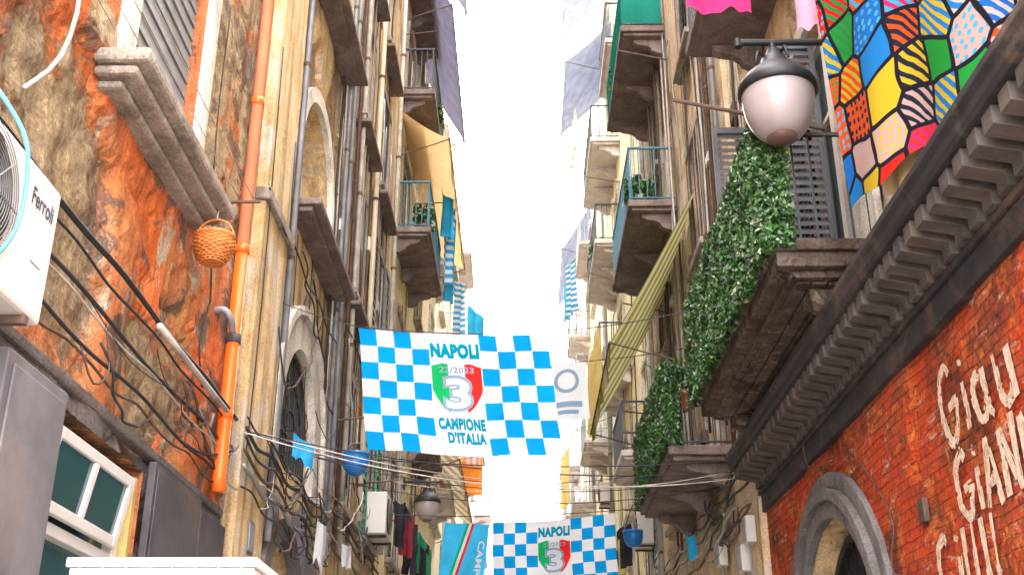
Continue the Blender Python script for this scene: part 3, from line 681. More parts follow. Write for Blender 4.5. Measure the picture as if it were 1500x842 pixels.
tangle(L2,SL,9.4,13.9,3.8,4.7,22,41); tangle(L2,SL,9.4,13.9,4.5,7,7,42,.13)
clutter(L2,SL,13.0,13.95,4.3,12,8,21); clutter(L2,SL,10.7,13.9,12.8,15,4,22); clutter(L2,SL,9.4,10.6,6,12,3,24)
def meter(S,y,z,label,mat='acwhite'):
    T=thing('meter_box',(X(S,0),y,z),label,'meter box','meter boxes on the walls')
    b=B(); wb(b,S,y-.11,y+.11,z,z+.3,0,.11); mk('box',b,mat,T,bevel=.012)
    b=B(); wb(b,S,y-.095,y+.095,z+.03,z+.27,.11,.118); mk('door',b,'pipeg',T)
    b=B(); b.tube([(X(S,.06),y,z),(X(S,.06),y,z-.6)],.015,6); mk('conduit',b,'pipeg',T)
meter(SL,10.0,3.35,'grey meter box under wall cables','greypanel'); meter((-1,2.4),13.3,3.9,'white meter box on lilac wall')
meter(SL,15.2,4.3,'white meter box on brown wall')

# ------------------------------------------------------------------ facades
def facade(S,y0,y1,h,mats,label,cols,floors,bal=(),shutstyles=('closed',None,'closed',None,'flat'),sms=('shutdk','shutg','shutbr'),wh=1.9,seed=3,res=.35,surround='ledge',amp=.02,zf=8,skip=(),far=False):  # far selects part colours with haze painted in
    ops=[];W=[]
    for fi,z in enumerate(floors):
        for ci,(a,c) in enumerate(cols):
            if (fi,ci) in skip: continue
            hb=any(by0<(a+c)/2<by1 and abs(z-bz)<.6 for by0,by1,bz,*_ in bal)
            top=z+wh+(.35 if hb else 0); zz= z if not hb else [bz for by0,by1,bz,*_ in bal if by0<(a+c)/2<by1 and abs(z-bz)<.6][0]+.14
            ops.append((a,c,zz,top,None)); W.append((a,c,zz,top,hb,fi,ci))
    T=building(S,y0,y1,h,mats,label,ops,res=res,zf=zf,amp=amp,seed=seed)
    for a,c,z,t,hb,fi,ci in W:
        rr=random.Random(fi*31+ci*7+seed*101)
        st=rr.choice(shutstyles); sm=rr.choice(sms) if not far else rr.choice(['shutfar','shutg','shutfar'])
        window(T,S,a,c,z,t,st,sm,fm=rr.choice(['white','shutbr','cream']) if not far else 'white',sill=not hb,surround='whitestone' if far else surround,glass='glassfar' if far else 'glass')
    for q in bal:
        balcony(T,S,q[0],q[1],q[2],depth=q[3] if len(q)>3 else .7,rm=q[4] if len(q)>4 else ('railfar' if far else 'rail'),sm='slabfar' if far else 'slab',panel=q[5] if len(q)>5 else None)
    return T
L3=facade(SL,14.0,19.5,24,['tan'],'narrow brown plaster building with shuttered windows',[(15.0,16.0),(17.3,18.4)],[4.9,8.0,11.0,14.0,17.0,20],seed=3,res=.2,zf=12,
   bal=(),sms=('shutgreen','shutdk'))
for z in (7.8,10.8,13.8): 
    for a,c in ((14.7,16.3),(17.0,18.7)):
        b=B(); wb(b,SL,a,c,z-.13,z-.06,-.02,.24); mk('ledge',b,'slab',L3,bevel=.015)
clutter(L3,SL,14.05,19.4,4.4,17,24,5); tangle(L3,SL,14.1,19.4,4,7,12,43)
L4=facade(SL,19.5,27.5,25,['yellow'],'pale yellow building with stacked iron balconies',[(20.9,22.1),(24.6,25.7)],[5.2,8.2,11.4,14.6,17.8,21],seed=4,
   bal=((20,23.3,11.4,.72,'bluerail'),(20,23.3,14.6,.72,'rail'),(20,23.3,17.8,.72,'rail'),(23.9,26.6,8.2,.6,'rail')),res=.3)
clutter(L4,SL,19.6,27.4,4.4,16,14,6)
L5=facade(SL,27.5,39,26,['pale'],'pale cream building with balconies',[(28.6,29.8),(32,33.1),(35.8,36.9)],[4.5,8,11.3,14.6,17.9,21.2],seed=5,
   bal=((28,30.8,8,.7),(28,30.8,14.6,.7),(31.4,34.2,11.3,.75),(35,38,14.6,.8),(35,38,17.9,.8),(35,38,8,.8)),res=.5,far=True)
L6=facade(SL,39,54,25,['paled'],'haze tinted pinkish building with balconies',[(40.5,41.7),(44.5,45.7),(49,50.2)],[4.5,8,11.3,14.6,17.9,21.2],seed=6,
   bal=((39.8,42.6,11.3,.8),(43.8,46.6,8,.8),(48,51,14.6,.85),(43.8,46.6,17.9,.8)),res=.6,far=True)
L7=facade((-1,2.6),54,75,22,['paled'],'haze tinted plaster building near the alley end',[(57,58.2),(63,64.2),(69,70.2)],[4.5,8,11.3,14.6,17.9],seed=7,
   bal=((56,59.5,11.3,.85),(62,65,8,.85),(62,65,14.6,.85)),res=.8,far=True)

# ------------------------------------------------------------------ RIGHT 1
SR=(1,2.7)
R1=building(SR,1,12.4,26,['tan','brick','rtan'],'building with red brick ground floor and black cornice',
  ops=[(8.6,11.2,0,3.65,2.35),(8.35,10.35,5.32,7.95,None),(8.3,10.2,9.25,11.6,None)],bands=[(4.3,1,0),(9,2,0),(40,0,0)],res=.08,zf=9,amp=.02,seed=11)
b=B(); arch_band(b,SR,9.9,2.35,1.27,1.42,-.02,.06,0); arch_band(b,SR,9.9,2.35,1.422,1.52,-.02,.11,0); arch_band(b,SR,9.9,2.35,1.522,1.66,-.02,.05,0)
mk('arch_surround',b,'greyarch',R1,bevel=.008)
b=B(); 
b.quad((X(SR,-.3),8.6,0),(X(SR,-.3),11.2,0),(X(SR,-.3),11.2,3.7),(X(SR,-.3),8.6,3.7)); dr=mk('arched_door',b,'interior',R1)
b=B(); arch_band(b,SR,9.9,2.35,1.12,1.2,-.25,-.2,0,legs=True)
for i in range(12):
    a=math.pi*(i+.5)/12; b.tube([(X(SR,-.22),9.9,2.35),(X(SR,-.22),9.9+1.15*math.cos(a),2.35+1.15*math.sin(a))],.012,5)
wb(b,SR,8.7,11.1,2.3,2.38,-.26,-.2); mk('fanlight_grille',b,'black',dr)
b=B()
extr(b,SR,[(-.02,4.22),(.05,4.22),(.05,4.4),(-.02,4.4)],1.1,12.38,0)
extr(b,SR,[(-.02,4.403),(.08,4.403),(.08,4.45),(-.02,4.45)],1.1,12.38,0)
extr(b,SR,[(-.02,4.68),(.37,4.68),(.39,4.71),(.39,4.76),(.42,4.79),(.42,4.84),(-.02,4.9)],1.1,12.38,0)
cn=mk('cornice',b,'blacktrim',R1,bevel=.006)
b=B(); y=1.2
while y<12.2:
    extr(b,SR,[(.0,4.453),(.12,4.453),(.12,4.53),(.34,4.57),(.34,4.677),(.0,4.677)],y,y+.13,0); y+=.215
mk('cornice_brackets',b,'greytrim',cn,bevel=.004)
b=B(); extr(b,SR,[(-.02,4.92),(.1,4.92),(.1,5.0),(-.02,5.03)],1.1,12.38,0); mk('string_course',b,'blacktrim',R1,bevel=.006)
clutter(R1,SR,11.4,12.3,5,12,6,31)
def big_balcony(T,S,y0,y1,z,depth):
    b=B(); wb(b,S,y0,y1,z,z+.09,-.02,depth); wb(b,S,y0+.04,y1-.04,z-.12,z-.003,-.02,depth-.05); wb(b,S,y0+.12,y1-.12,z-.18,z-.123,-.02,depth-.16)
    rr=random.Random(3)
    for i in range(5):
        d0=.02+i*.125; yy=y0+.18
        while yy<y1-.3:
            L=rr.uniform(.5,1.3); ye=min(y1-.18,yy+L)
            if rr.random()>.12: wb(b,S,yy,ye-.01,z-.2-rr.uniform(0,.018),z-.183,d0,d0+.11)
            yy=ye
    for yy in (y0+.35,y1-.35): corbel(b,S,yy,.22,z-.22,depth*.62,.36)
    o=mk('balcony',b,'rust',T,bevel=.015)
    r=B(); h=.9; zt=z+.09+h
    wb(r,S,y0+.03,y1-.03,zt,zt+.03,depth-.07,depth-.03)
    for yy in (y0+.03,y1-.06): wb(r,S,yy,yy+.03,zt,zt+.03,0,depth-.072)
    n=int((y1-y0)/.13)
    for i in range(n+1):
        yy=y0+.04+(y1-y0-.1)*i/n; wb(r,S,yy,yy+.016,z+.09,zt,depth-.058,depth-.042)
    for i in range(6):
        dd=.05+depth*.8*i/5; wb(r,S,y0+.035,y0+.051,z+.09,zt,dd,dd+.016)
    mk('railing',r,'rail',o); return o
big_balcony(R1,SR,7.6,11.55,5.17,.84)
w=window(R1,SR,8.35,10.35,5.32,7.95,None,fm='white',sill=False,surround='white',near=True)
b=B(); leaf_perp(b,SR,10.37,.06,.66,5.34,7.9,30,t=.04); mk('shutter',b,'shutdk',w)
b=B(); leaf_flat(b,SR,9.38,10.3,5.34,7.9,-.06,30); mk('shutter',b,'shutg',w)
b=B(); leaf_perp(b,SR,8.85,-.05,.36,5.34,7.9,30,t=.04); mk('shutter',b,'shutdk',w)
window(R1,SR,8.3,10.2,9.25,11.6,'flat','shutdk',sill=False)
balcony(R1,SR,7.2,10.8,9.1,.8,rm='rail',sm='slab',step=.12)
b=B(); wb(b,SR,7.5,8.2,5.27,8.6,0,.06); mk('wall_strip',b,'whitestone',R1,bevel=.01)

def leaves(b,x0,x1,y0,y1,z0,z1,n,s0=.02,s1=.042,bulge=.04):
    for _ in range(n):
        x=R(x0,x1);y=R(y0,y1);z=R(z0,z1)
        k=noise.noise(Vector((y*2.5,z*3,x*3)))*bulge
        x+=k; z+=k*.8
        n_=Vector((R(-1,1),R(-1,1),R(-.4,1))).normalized(); t=n_.orthogonal().normalized(); 
        a=R(0,6.28); u=t*math.cos(a)+n_.cross(t)*math.sin(a); w_=n_.cross(u); L=R(s0,s1);W=L*R(.45,.7)
        p=Vector((x,y,z)); b.add([p-u*L,p+w_*W+n_*L*.25,p+u*L,p-w_*W+n_*L*.25],[(0,1,2,3)])
def hedge(y0,y1,z0,z1,xo,label,n,side=None):
    T=thing('hedge_screen',(xo,(y0+y1)/2,z0),label,'hedge','leafy screens on balcony railings')
    b=B(); leaves(b,xo-.05,xo+.04,y0-.04,y1+.03,z0-.06,z1+.03,n)
    if side: leaves(b,xo,xo+side,y0-.08,y0+.05,z0-.02,z1+.02,int(n*.14))
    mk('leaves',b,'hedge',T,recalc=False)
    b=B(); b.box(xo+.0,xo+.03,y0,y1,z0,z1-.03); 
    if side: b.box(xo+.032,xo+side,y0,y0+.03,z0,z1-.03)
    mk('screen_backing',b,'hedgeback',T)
hedge(7.62,11.5,5.2,6.22,1.82,'dense artificial ivy screen covering long balcony railing',19000,.22)
SR2=(1,2.62)
R2=facade(SR2,12.4,21,27,['rtan'],'weathered stone coloured building with wide balconies',[(14.2,15.3),(18.2,19.4)],[5.4,8.4,11.9,15.3,18.8,22.2],seed=12,res=.22,zf=12,
  bal=((13.6,17.2,5.2,.8,'rail'),(16.9,20.6,10.35,.8,'bluerail'),(16.9,20.4,13.9,.8,'rail','net'),(16.9,20.4,18.6,.8,'rail')),sms=('shutg','shutdk'),shutstyles=('closed',None))
hedge(13.6,17.2,5.34,6.35,1.8,'green ivy screen on a weathered balcony railing',10000,.2)
clutter(R2,SR2,12.5,20.9,5,17,36,8); tangle(R2,SR2,12.5,15.5,4.2,5.0,12,44,.1)
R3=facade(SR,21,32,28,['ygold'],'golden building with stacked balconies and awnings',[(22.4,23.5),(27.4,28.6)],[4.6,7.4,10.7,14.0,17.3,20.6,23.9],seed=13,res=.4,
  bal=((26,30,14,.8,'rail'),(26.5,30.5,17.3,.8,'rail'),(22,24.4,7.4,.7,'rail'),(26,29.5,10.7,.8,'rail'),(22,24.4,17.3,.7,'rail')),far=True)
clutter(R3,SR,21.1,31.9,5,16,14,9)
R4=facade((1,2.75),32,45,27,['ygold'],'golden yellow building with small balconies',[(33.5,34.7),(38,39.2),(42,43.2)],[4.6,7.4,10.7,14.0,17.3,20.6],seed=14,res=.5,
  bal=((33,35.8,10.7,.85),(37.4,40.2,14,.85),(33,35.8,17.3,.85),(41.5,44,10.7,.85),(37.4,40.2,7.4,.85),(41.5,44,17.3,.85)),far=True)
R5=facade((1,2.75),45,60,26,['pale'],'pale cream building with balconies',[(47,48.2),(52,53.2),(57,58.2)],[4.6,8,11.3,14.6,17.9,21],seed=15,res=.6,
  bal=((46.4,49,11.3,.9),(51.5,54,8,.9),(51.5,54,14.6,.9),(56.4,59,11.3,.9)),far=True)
R6=facade((1,2.4),60,78,22,['paled'],'haze tinted pink building near the alley end',[(62,63.2),(68,69.2),(73,74.2)],[4.6,8,11.3,14.6,17.9],seed=16,res=.8,
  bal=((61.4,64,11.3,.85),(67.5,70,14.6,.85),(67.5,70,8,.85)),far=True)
T=building((-1,2.0),80,95,24,['paled'],'pale building on the bend of the alley',[],res=1,seed=17)
T=thing('building',(0,100,0),'pale cross street building at the alley end','building','buildings lining the alley')
b=B(); b.box(-14,16,100,108,0,21); b.box(-14.3,16.3,99.7,108.3,21.01,21.5); mk('wall',b,'paled',T)
for fz in (3,6.5,10,13.5,17):
    for xx in (-4,-1,2,5):
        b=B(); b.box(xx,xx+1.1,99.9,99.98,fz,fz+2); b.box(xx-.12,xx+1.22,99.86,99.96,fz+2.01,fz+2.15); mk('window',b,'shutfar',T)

for y,mt,r in ((12.55,'pipeg',.04),(13.0,'rustp',.03),(21.1,'cablew',.05),(17.9,'rustp',.025),(32.2,'pipeg',.05)):
    dp(y,mt,r,4.8,24,'%s downpipe on the facade'%{'pipeg':'grey metal','rustp':'rusty iron','cablew':'cream plastic'}[mt],S=SR2 if y<21.05 else SR)
for z,r,mt in ((4.75,.02,'cable'),(4.6,.015,'cable'),(4.45,.012,'cablew'),(4.9,.012,'cable'),(7.3,.012,'cable'),(4.3,.02,'rustp')):
    wallrun(R2,SR2,[(12.42+.5*i,z+.04*math.sin(i*1.9+z*5),.09) for i in range(17)],r,mt)
    wallrun(R3,SR,[(21.02+.7*i,z+.04*math.sin(i*1.9+z*5),.1) for i in range(15)],r,mt)
    wallrun(L3,SL,[(14.02+.5*i,z-.1+.04*math.sin(i*1.3+z*5),.12) for i in range(11)],r,mt)
meter(SR2,12.75,3.95,'white meter box under cable bundle'); meter(SR2,13.15,3.7,'pale meter box under cable bundle'); meter(SR2,14.6,4.0,'small white meter box on stone wall')
wallrun(R1,SR,[(10.3,4.5,.06),(10.25,4.2,.05),(9.6,4.05,.04),(8.9,3.95,.04),(8.3,3.5,.04),(8.1,3.2,.04),(8.25,3.0,.04),(8.1,2.8,.05)],.007,'rustp')
b=B(); wb(b,SR,7.45,7.57,3.12,3.28,.0,.04); mk('bell_plate',b,'rustp',R1,bevel=.008)

def arc(cx,cy,rx,ry,a0,a1,n=14): return [(cx+rx*math.cos(math.radians(a0+(a1-a0)*i/n)),cy+ry*math.sin(math.radians(a0+(a1-a0)*i/n))) for i in range(n+1)]
G={'G':[arc(.35,.5,.3,.48,50,330)+[(.62,.48),(.35,.46)]],'C':[arc(.38,.5,.32,.48,55,305)],
 'i':[[(.12,.62),(.1,.02)],[(.12,.84),(.13,.9)]],'a':[arc(.25,.3,.19,.27,60,320),[(.46,.62),(.47,.3),(.5,.08),(.62,.02)]],
 'u':[[(.08,.62),(.08,.25)]+arc(.27,.22,.19,.2,180,360)+[(.48,.62),(.5,.0)]],'A':[[(.05,.0),(.3,.98)],[(.3,.98),(.56,.0)],[(.14,.36),(.48,.36)]],
 'N':[[(.08,.0),(.1,.95)],[(.1,.95),(.5,.05)],[(.5,.05),(.52,1.0)]],'U':[[(.08,.95),(.08,.3)]+arc(.28,.28,.2,.26,180,360)+[(.48,.95)]]}
ADV={'G':.78,'C':.78,'i':.3,'a':.74,'u':.68,'N':.7,'U':.68,'A':.7}
gb=B()
def write(s,y,z,h):
    cnt=0
    for ch in s:
        for pl in G[ch]:
            P=[(y-px*h*.95+.03*noise.noise(Vector((px*3,py*3,y))),z+py*h+.04*noise.noise(Vector((px*3,py*3,z)))) for px,py in pl]
            Q=smoothpts([(a,c,0) for a,c in P],4 if len(P)<5 else 2)
            for tr in range(7):
                off=(tr-3)*.0098
                for i in range(len(Q)-1):
                    a,c,_=Q[i];d,e,_=Q[i+1]; L=math.hypot(d-a,e-c) or 1; tx,tz=(d-a)/L,(e-c)/L
                    dry=noise.noise(Vector((a*14,c*14,tr*1.7)))
                    if dry<-.5+.15*abs(tr-3): continue
                    cnt+=1; w=.0064*(1.1+.7*noise.noise(Vector((a*40,c*40,tr))))
                    aa,cc,dd,ee=a-tz*off-tx*.004,c+tx*off-tz*.004,d-tz*off+tx*.004,e+tx*off+tz*.004
                    x=X(SR,.022+.0008*(cnt%6)+.0002*tr)
                    gb.quad((x,aa-tz*w,cc+tx*w),(x,aa+tz*w,cc-tx*w),(x,dd+tz*w,ee-tx*w),(x,dd-tz*w,ee+tx*w))
        y-=ADV[ch]*h
write('Giau',6.95,3.47,.48); write('GiANN',6.88,2.98,.4); write('CiUU',7.4,2.53,.44)
mk('painted_writing',gb,'graf',R1,recalc=False)

# ------------------------------------------------------------------ street lamps
def street_lamp(S,y,z,xl,r,label,post=None):
    xw=X(S,0); T=thing('street_lamp',(xl,y,z),label,'street lamp','wall mounted street lamps')
    k=r/.31; s_=-1 if S[0]>0 else 1
    b=B(); b.tube([(xw,y,z+.6*k),(xl+s_*.28*k,y,z+.6*k)],.032*k,10); b.tube([(xl+s_*.3*k,y,z+.63*k),(xl+s_*.3*k,y,z+.55*k)],.036*k,8); wb(b,S,y-.08,y+.08,z+.42*k,z+.7*k,0,.03); b.tube([(xl,y,z+.6*k),(xl,y,z+.48*k)],.03*k,8)
    mk('arm',b,'black',T)
    b=B(); b.lathe((xl,y,z),[(0,.52*k),(.05*k,.52*k),(.07*k,.46*k),(.11*k,.42*k),(.13*k,.36*k),(.19*k,.3*k),(.27*k,.23*k),(.32*k,.16*k),(.34*k,.12*k),(.34*k,.06*k),(.3*k,.05*k),(.28*k,.1*k)],32); mk('lamp_cap',b,'black',T,smooth=True)
    for j in range(4):
        a=math.pi/2*j+.4; b=B(); b.tube([(xl+.1*k*math.cos(a),y+.1*k*math.sin(a),z+.42*k),(xl+.16*k*math.cos(a),y+.16*k*math.sin(a),z+.46*k),(xl+.2*k*math.cos(a),y+.2*k*math.sin(a),z+.32*k)],.012*k,6); mk('cap_bracket',b,'black',T,smooth=True)
    b=B(); prof=[(.305*k,.09*k)]+[(.31*k*math.cos(t)**.75,-.44*k*math.sin(t)+.05*k) for t in [i*1.22/14 for i in range(15)]]+[(.1*k,-.37*k),(.0,-.375*k)]
    b.lathe((xl,y,z),prof,36); mk('lamp_globe',b,'globe',T,smooth=True)
    b=B(); b.lathe((xl,y,z),[(.135*k,-.35*k),(.125*k,-.385*k),(.08*k,-.41*k),(0,-.42*k)],28); mk('globe_base',b,'globedark',T,smooth=True)
street_lamp(SR,7.35,6.3,1.97,.275,'black capped street lamp with frosted globe on wall arm')
street_lamp(SL,23.6,6.75,-1.98,.26,'distant hanging street lamp with frosted globe on wall arm')
rod((2.7,8.6,6.8),(1.33,8.35,6.95),'long iron clothes rod projecting above balcony',.018)
for p in (((2.62,18.4,9.0),(1.8,18.4,9.2)),((2.62,16.8,13.2),(1.75,16.8,13.4)),((2.7,25.5,12.6),(1.7,25.4,12.9)),((2.7,27,16.3),(1.6,27,16.5)),((2.62,19,7.3),(1.8,19,7.4)),((-2.5,22.5,13.3),(-1.7,22.5,13.35)),((-2.5,19.9,16),(-1.75,19.9,16.1)),((-2.5,24,7.3),(-1.8,24,7.3)),((-2.5,17.2,5.7),(-1.9,17.2,5.75)),((2.7,7.0,7.05),(2.0,7.0,7.1)),((2.7,4.7,7.05),(2.4,4.7,7.1)),((2.62,20.3,5.9),(1.85,20.3,5.95)),((-2.5,14.0,5.75),(-2.0,14.0,5.8))): rod(*p)
ac_unit(SL,17.3,18.2,4.95,5.6,.1,.42,'small white outdoor air conditioner on brackets',None,False)
ac_unit(SR,22.2,23,5.7,6.3,.1,.42,'white outdoor air conditioner under balcony',None,False)
ac_unit((1,2.75),33,33.9,8.9,9.5,.1,.42,'pale outdoor air conditioner on golden wall',None,False)

def bucket(x,y,z,r,ztop,label):
    T=thing('bucket',(x,y,z),label,'bucket','blue buckets hanging on ropes')
    k=r/.16; b=B(); b.lathe((x,y,z),[(0,0),(.06*k,.003),(.11*k,.03*k),(.15*k,.09*k),(.168*k,.17*k),(.165*k,.24*k),(.175*k,.25*k),(.172*k,.275*k),(.15*k,.275*k),(.115*k,.05*k),(0,.02*k)],26); mk('bucket_body',b,'bucket',T,smooth=True)
    b=B(); b.tube([(x+.158*k*math.cos(math.pi*j/12),y,z+.25*k+.16*k*math.sin(math.pi*j/12)) for j in range(13)],.005,6); mk('handle',b,'pipeg',T,smooth=True)
    b=B(); b.tube([(x,y,z+.41*k),(x,y,ztop)],.006,5); mk('rope',b,'cablew',T)
bucket(-2.1,14.0,5.04,.165,5.8,'round blue plastic bucket hanging from a rod')
bucket(2.0,20.3,5.28,.17,5.95,'round blue plastic bucket hanging beside balcony')

# ------------------------------------------------------------------ cloths
def cloth(name,p0,p1,drop,mat,label,cat='cloth',amp=.04,folds=5,nx=36,ny=24,skew=(0,0,0),sag_=.02,ragged=0,group='washing hanging in the alley',gather=0,seed=0):
    p0=Vector(p0);p1=Vector(p1); n=(p1-p0).cross(Vector((0,0,1))).normalized(); b=B(); uv=[]
    for j in range(ny+1):
        v=j/ny
        for i in range(nx+1):
            u=i/nx; uu=.5+(u-.5)*(1-gather*v)
            p=p0.lerp(p1,uu)+Vector((0,0,-drop*v*(1+ragged*noise.noise(Vector((u*4,seed,1)))) - sag_*4*u*(1-u)))+Vector(skew)*v
            p+=n*amp*(.3+v)*(math.sin(u*folds*6.28+seed+v*1.5)+.5*noise.noise(Vector((u*5,v*3,seed*2))))
            b.v.append(tuple(p)); uv.append((u,1-v))
    for j in range(ny):
        for i in range(nx): a=j*(nx+1)+i; b.f.append((a,a+1,a+nx+2,a+nx+1)); b.m.append(0)
    return mk(name,b,mat,smooth=True,label=label,cat=cat,group=group,uv=uv,recalc=False)
cloth('patchwork_cloth',(2.06,6.5,7.05),(2.66,4.7,7.05),2.1,'patch','bright multicoloured patchwork cloth hanging above cornice',amp=.03,folds=2.5,nx=60,ny=50,ragged=.16,sag_=.05,seed=3,skew=(.05,.0,0))
b=B(); b.tube(sag((2.0,7.0,7.1),(2.62,4.7,7.08),.03),.006,6); mk('clothesline',b,'cablew',smooth=True,label='clothesline carrying the patchwork cloth',cat='clothesline',group='clotheslines')
cloth('beige_cloth',(2.3,6.3,5.35),(2.5,5.9,5.3),.42,'fbeige','small beige cloth hanging under the patchwork',amp=.03,folds=2,ragged=.4,seed=8)
cloth('pink_cloth',(1.42,7.9,8.6),(1.98,7.9,8.6),1.05,'fpink','bright pink cloth hanging under balcony',amp=.03,folds=1.5,ragged=.1)
rod((2.7,7.9,8.62),(1.35,7.9,8.62),'iron clothes rod carrying a pink cloth')
cloth('pale_pink_cloth',(2.02,6.75,7.09),(2.2,6.45,7.08),.62,'fpinkp','pale pink cloth on clothesline beside patchwork',amp=.02,folds=1,ragged=.3)
for i,(x,y,dr,mt,l) in enumerate(((-1.72,22.4,1.9,'fskyst','long blue and white striped towel on rod'),(-1.72,22.9,2.1,'fsky','long light blue cloth hanging from rod'),(-1.72,21.9,1.0,'fsky','light blue towel over the balcony'),(-1.7,26.6,1.5,'fskyst','blue and white cloth below awning'))):
    cloth('towel',(x,y,13.3-.02*i),(x+.25,y+.35,13.3),dr,mt,l,'towel',amp=.05,folds=1.5,nx=14,seed=i)
b=B(); b.tube([(-1.72,21.8,13.33),(-1.72,23.4,13.33),(-1.7,27,13.33)],.008,6); mk('clothesline',b,'cablew',label='clothesline beside upper balcony',cat='clothesline',group='clotheslines')
cloth('towel',(-1.7,34,15.6),(-1.2,35.2,15.6),2.4,'fsky','light blue sheet hanging from a far balcony','towel',amp=.08,folds=2,seed=5)
cloth('towel',(-1.7,30,12.6),(-1.25,31.2,12.6),2.2,'fsky','light blue sheet hanging from a balcony rail','towel',amp=.08,folds=2,seed=15)
cloth('towel',(1.6,30,15.5),(1.35,30.8,15.5),1.7,'fskyst','blue and white towel hanging from balcony','towel',amp=.06,folds=2,seed=6)
cloth('towel',(1.5,31.2,15.3),(1.3,31.9,15.3),1.2,'teal','turquoise towel hanging from balcony','towel',amp=.05,folds=2,seed=7)
cloth('towel',(1.6,28,19.3),(1.45,30,19.3),1.3,'fwhite','white sheet hung on upper balcony','towel',amp=.06,folds=4,seed=8)
cloth('orange_cloth',(-2.2,30,9.45),(-1.05,30,9.4),.95,'forange','orange cloth hanging across the alley',amp=.05,folds=3,seed=2,ragged=.1)
cloth('pink_white_cloth',(-2.25,29.6,9.95),(-1.1,29.6,9.85),.7,'fpinkw','pink and white striped cloth on clothesline',amp=.05,folds=4,seed=4,ragged=.25)
b=B(); b.tube(sag((-2.5,29.6,10.0),(-1.0,29.6,9.85),.03),.01,6); b.tube([(-1.0,29.6,9.85),(2.7,29.6,10.2)],.01,6); mk('clothesline',b,'cablew',label='clothesline across the alley',cat='clothesline',group='clotheslines')
b=B(); b.tube(sag((-2.5,30,9.5),(2.7,30,9.65),.06),.01,6); mk('clothesline',b,'cablew',label='clothesline across the alley',cat='clothesline',group='clotheslines')
cloth('towel',(1.75,40,12.5),(1.5,41.5,12.5),2.0,'fyellow','yellow sheet on a far balcony','towel',amp=.06,folds=3,seed=9)
cloth('curtain',(1.9,25.6,11.6),(1.8,28.6,11.6),2.0,'fyellow','pale yellow curtain hung over balcony','curtain',amp=.07,folds=6,seed=19)

def awning(S,y0,y1,zi,zo,d,mat,label,valance=.2,rods=True,din=.03):
    T=thing('awning',(X(S,0),(y0+y1)/2,zi),label,'awning','cloth awnings over balconies')
    b=B(); uv=[]; nx=40;ny=12
    for j in range(ny+3):
        v=min(1,j/ny)
        for i in range(nx+1):
            u=i/nx; y=y0+(y1-y0)*u; z=zi+(zo-zi)*v-.06*math.sin(math.pi*v)+.015*math.sin(u*25)*v; dd=din+(d-din)*v
            if j>ny: z-=valance*(j-ny)/2*(1+.15*math.sin(u*40)); dd+=.02*math.sin(u*30)
            b.v.append((X(S,dd),y,z)); uv.append((u,v))
    for j in range(ny+2):
        for i in range(nx): a=j*(nx+1)+i; b.f.append((a,a+1,a+nx+2,a+nx+1)); b.m.append(0)
    mk('awning_cloth',b,mat,T,smooth=True,uv=uv,recalc=False)
    b=B(); b.tube([(X(S,d),y0-.03,zo),(X(S,d),y1+.03,zo)],.02,8)
    for yy in (y0,y1): b.tube([(X(S,0),yy,zo-.4),(X(S,d),yy,zo)],.012,6)
    mk('awning_frame',b,'rustp',T)
awning(SL,20,26.5,14.2,13.5,1.05,'fbeige','beige cloth awning over balcony',.3)
awning(SL,19.8,25.5,18.6,16.7,1.05,'fviolet','dark grey violet awning hanging steeply',.5)
awning(SL,19.8,24.5,22,20,1.1,'fviolet','dark grey violet awning on the top floor',.6)
awning(SL,25,33,9.2,8.1,1.1,'fstripe2','beige striped awning above the alley',.25)
awning(SR2,14.5,19.0,9.5,7.0,1.4,'fstripe','yellow green and cream striped awning below balcony',.3)
awning(SR,27,31,21.6,20.2,1.4,'fhaze','haze tinted blue grey awning high on facade',.6)
awning(SR,26.5,31,25.2,23.4,1.35,'fhaze','haze tinted blue grey top floor awning',.4)
awning((1,2.75),38,44,21.5,19.5,1.2,'fhaze','haze tinted awning on far facade',.7)
awning((1,2.75),33,37,7.2,6.4,.9,'fyellow','yellow awning above shops',.2)

TEE=[(-.2,0),(-.08,.02),(0,-.03),(.08,.02),(.2,0),(.42,-.2),(.34,-.3),(.22,-.2),(.22,-.75),(-.22,-.75),(-.22,-.2),(-.34,-.3),(-.42,-.2)]
TRO=[(-.2,0),(.2,0),(.24,-.95),(.06,-.95),(0,-.3),(-.06,-.95),(-.24,-.95)]
def garment(p,dirv,mat,label,shape,name,seed):
    d=Vector(dirv).normalized(); n=d.cross(Vector((0,0,1))); P=Vector(p); b=B()
    put(b,poly_bm(shape),lambda u,v:tuple(P+d*u+Vector((0,0,v))+n*(.03*math.sin(u*22+seed)+.04*noise.noise(Vector((u*4,v*4,seed))))),0,.07)
    mk(name,b,mat,smooth=True,label=label,cat='clothing',group='garments on a clothesline',recalc=False)
ln=[(-2.05,18.5,5.85),(-1.95,24,5.8)]
b=B(); b.tube(sag(ln[0],ln[1],.05),.006,6); mk('clothesline',b,'cablew',label='clothesline along the wall with dark washing',cat='clothesline',group='clotheslines')
for i,(mt,l,sh,nm) in enumerate((('fdark','black shirt on clothesline',TEE,'shirt'),('fmaroon','maroon shirt on clothesline',TEE,'shirt'),('fdark','black trousers on clothesline',TRO,'trousers'),('fgreenc','green shirt on clothesline',TEE,'shirt'),('fdark','black shirt on clothesline',TEE,'shirt'),('fgreenc','dark green trousers on clothesline',TRO,'trousers'))):
    garment((-2.04+.016*i,18.9+.85*i,5.78),(.45,1,0),mt,l,sh,nm,i*2)
b=B(); b.tube(sag((1.9,19.6,5.9),(1.9,24,5.8),.05),.006,6); mk('clothesline',b,'cablew',label='clothesline along the wall with shirts',cat='clothesline',group='clotheslines')
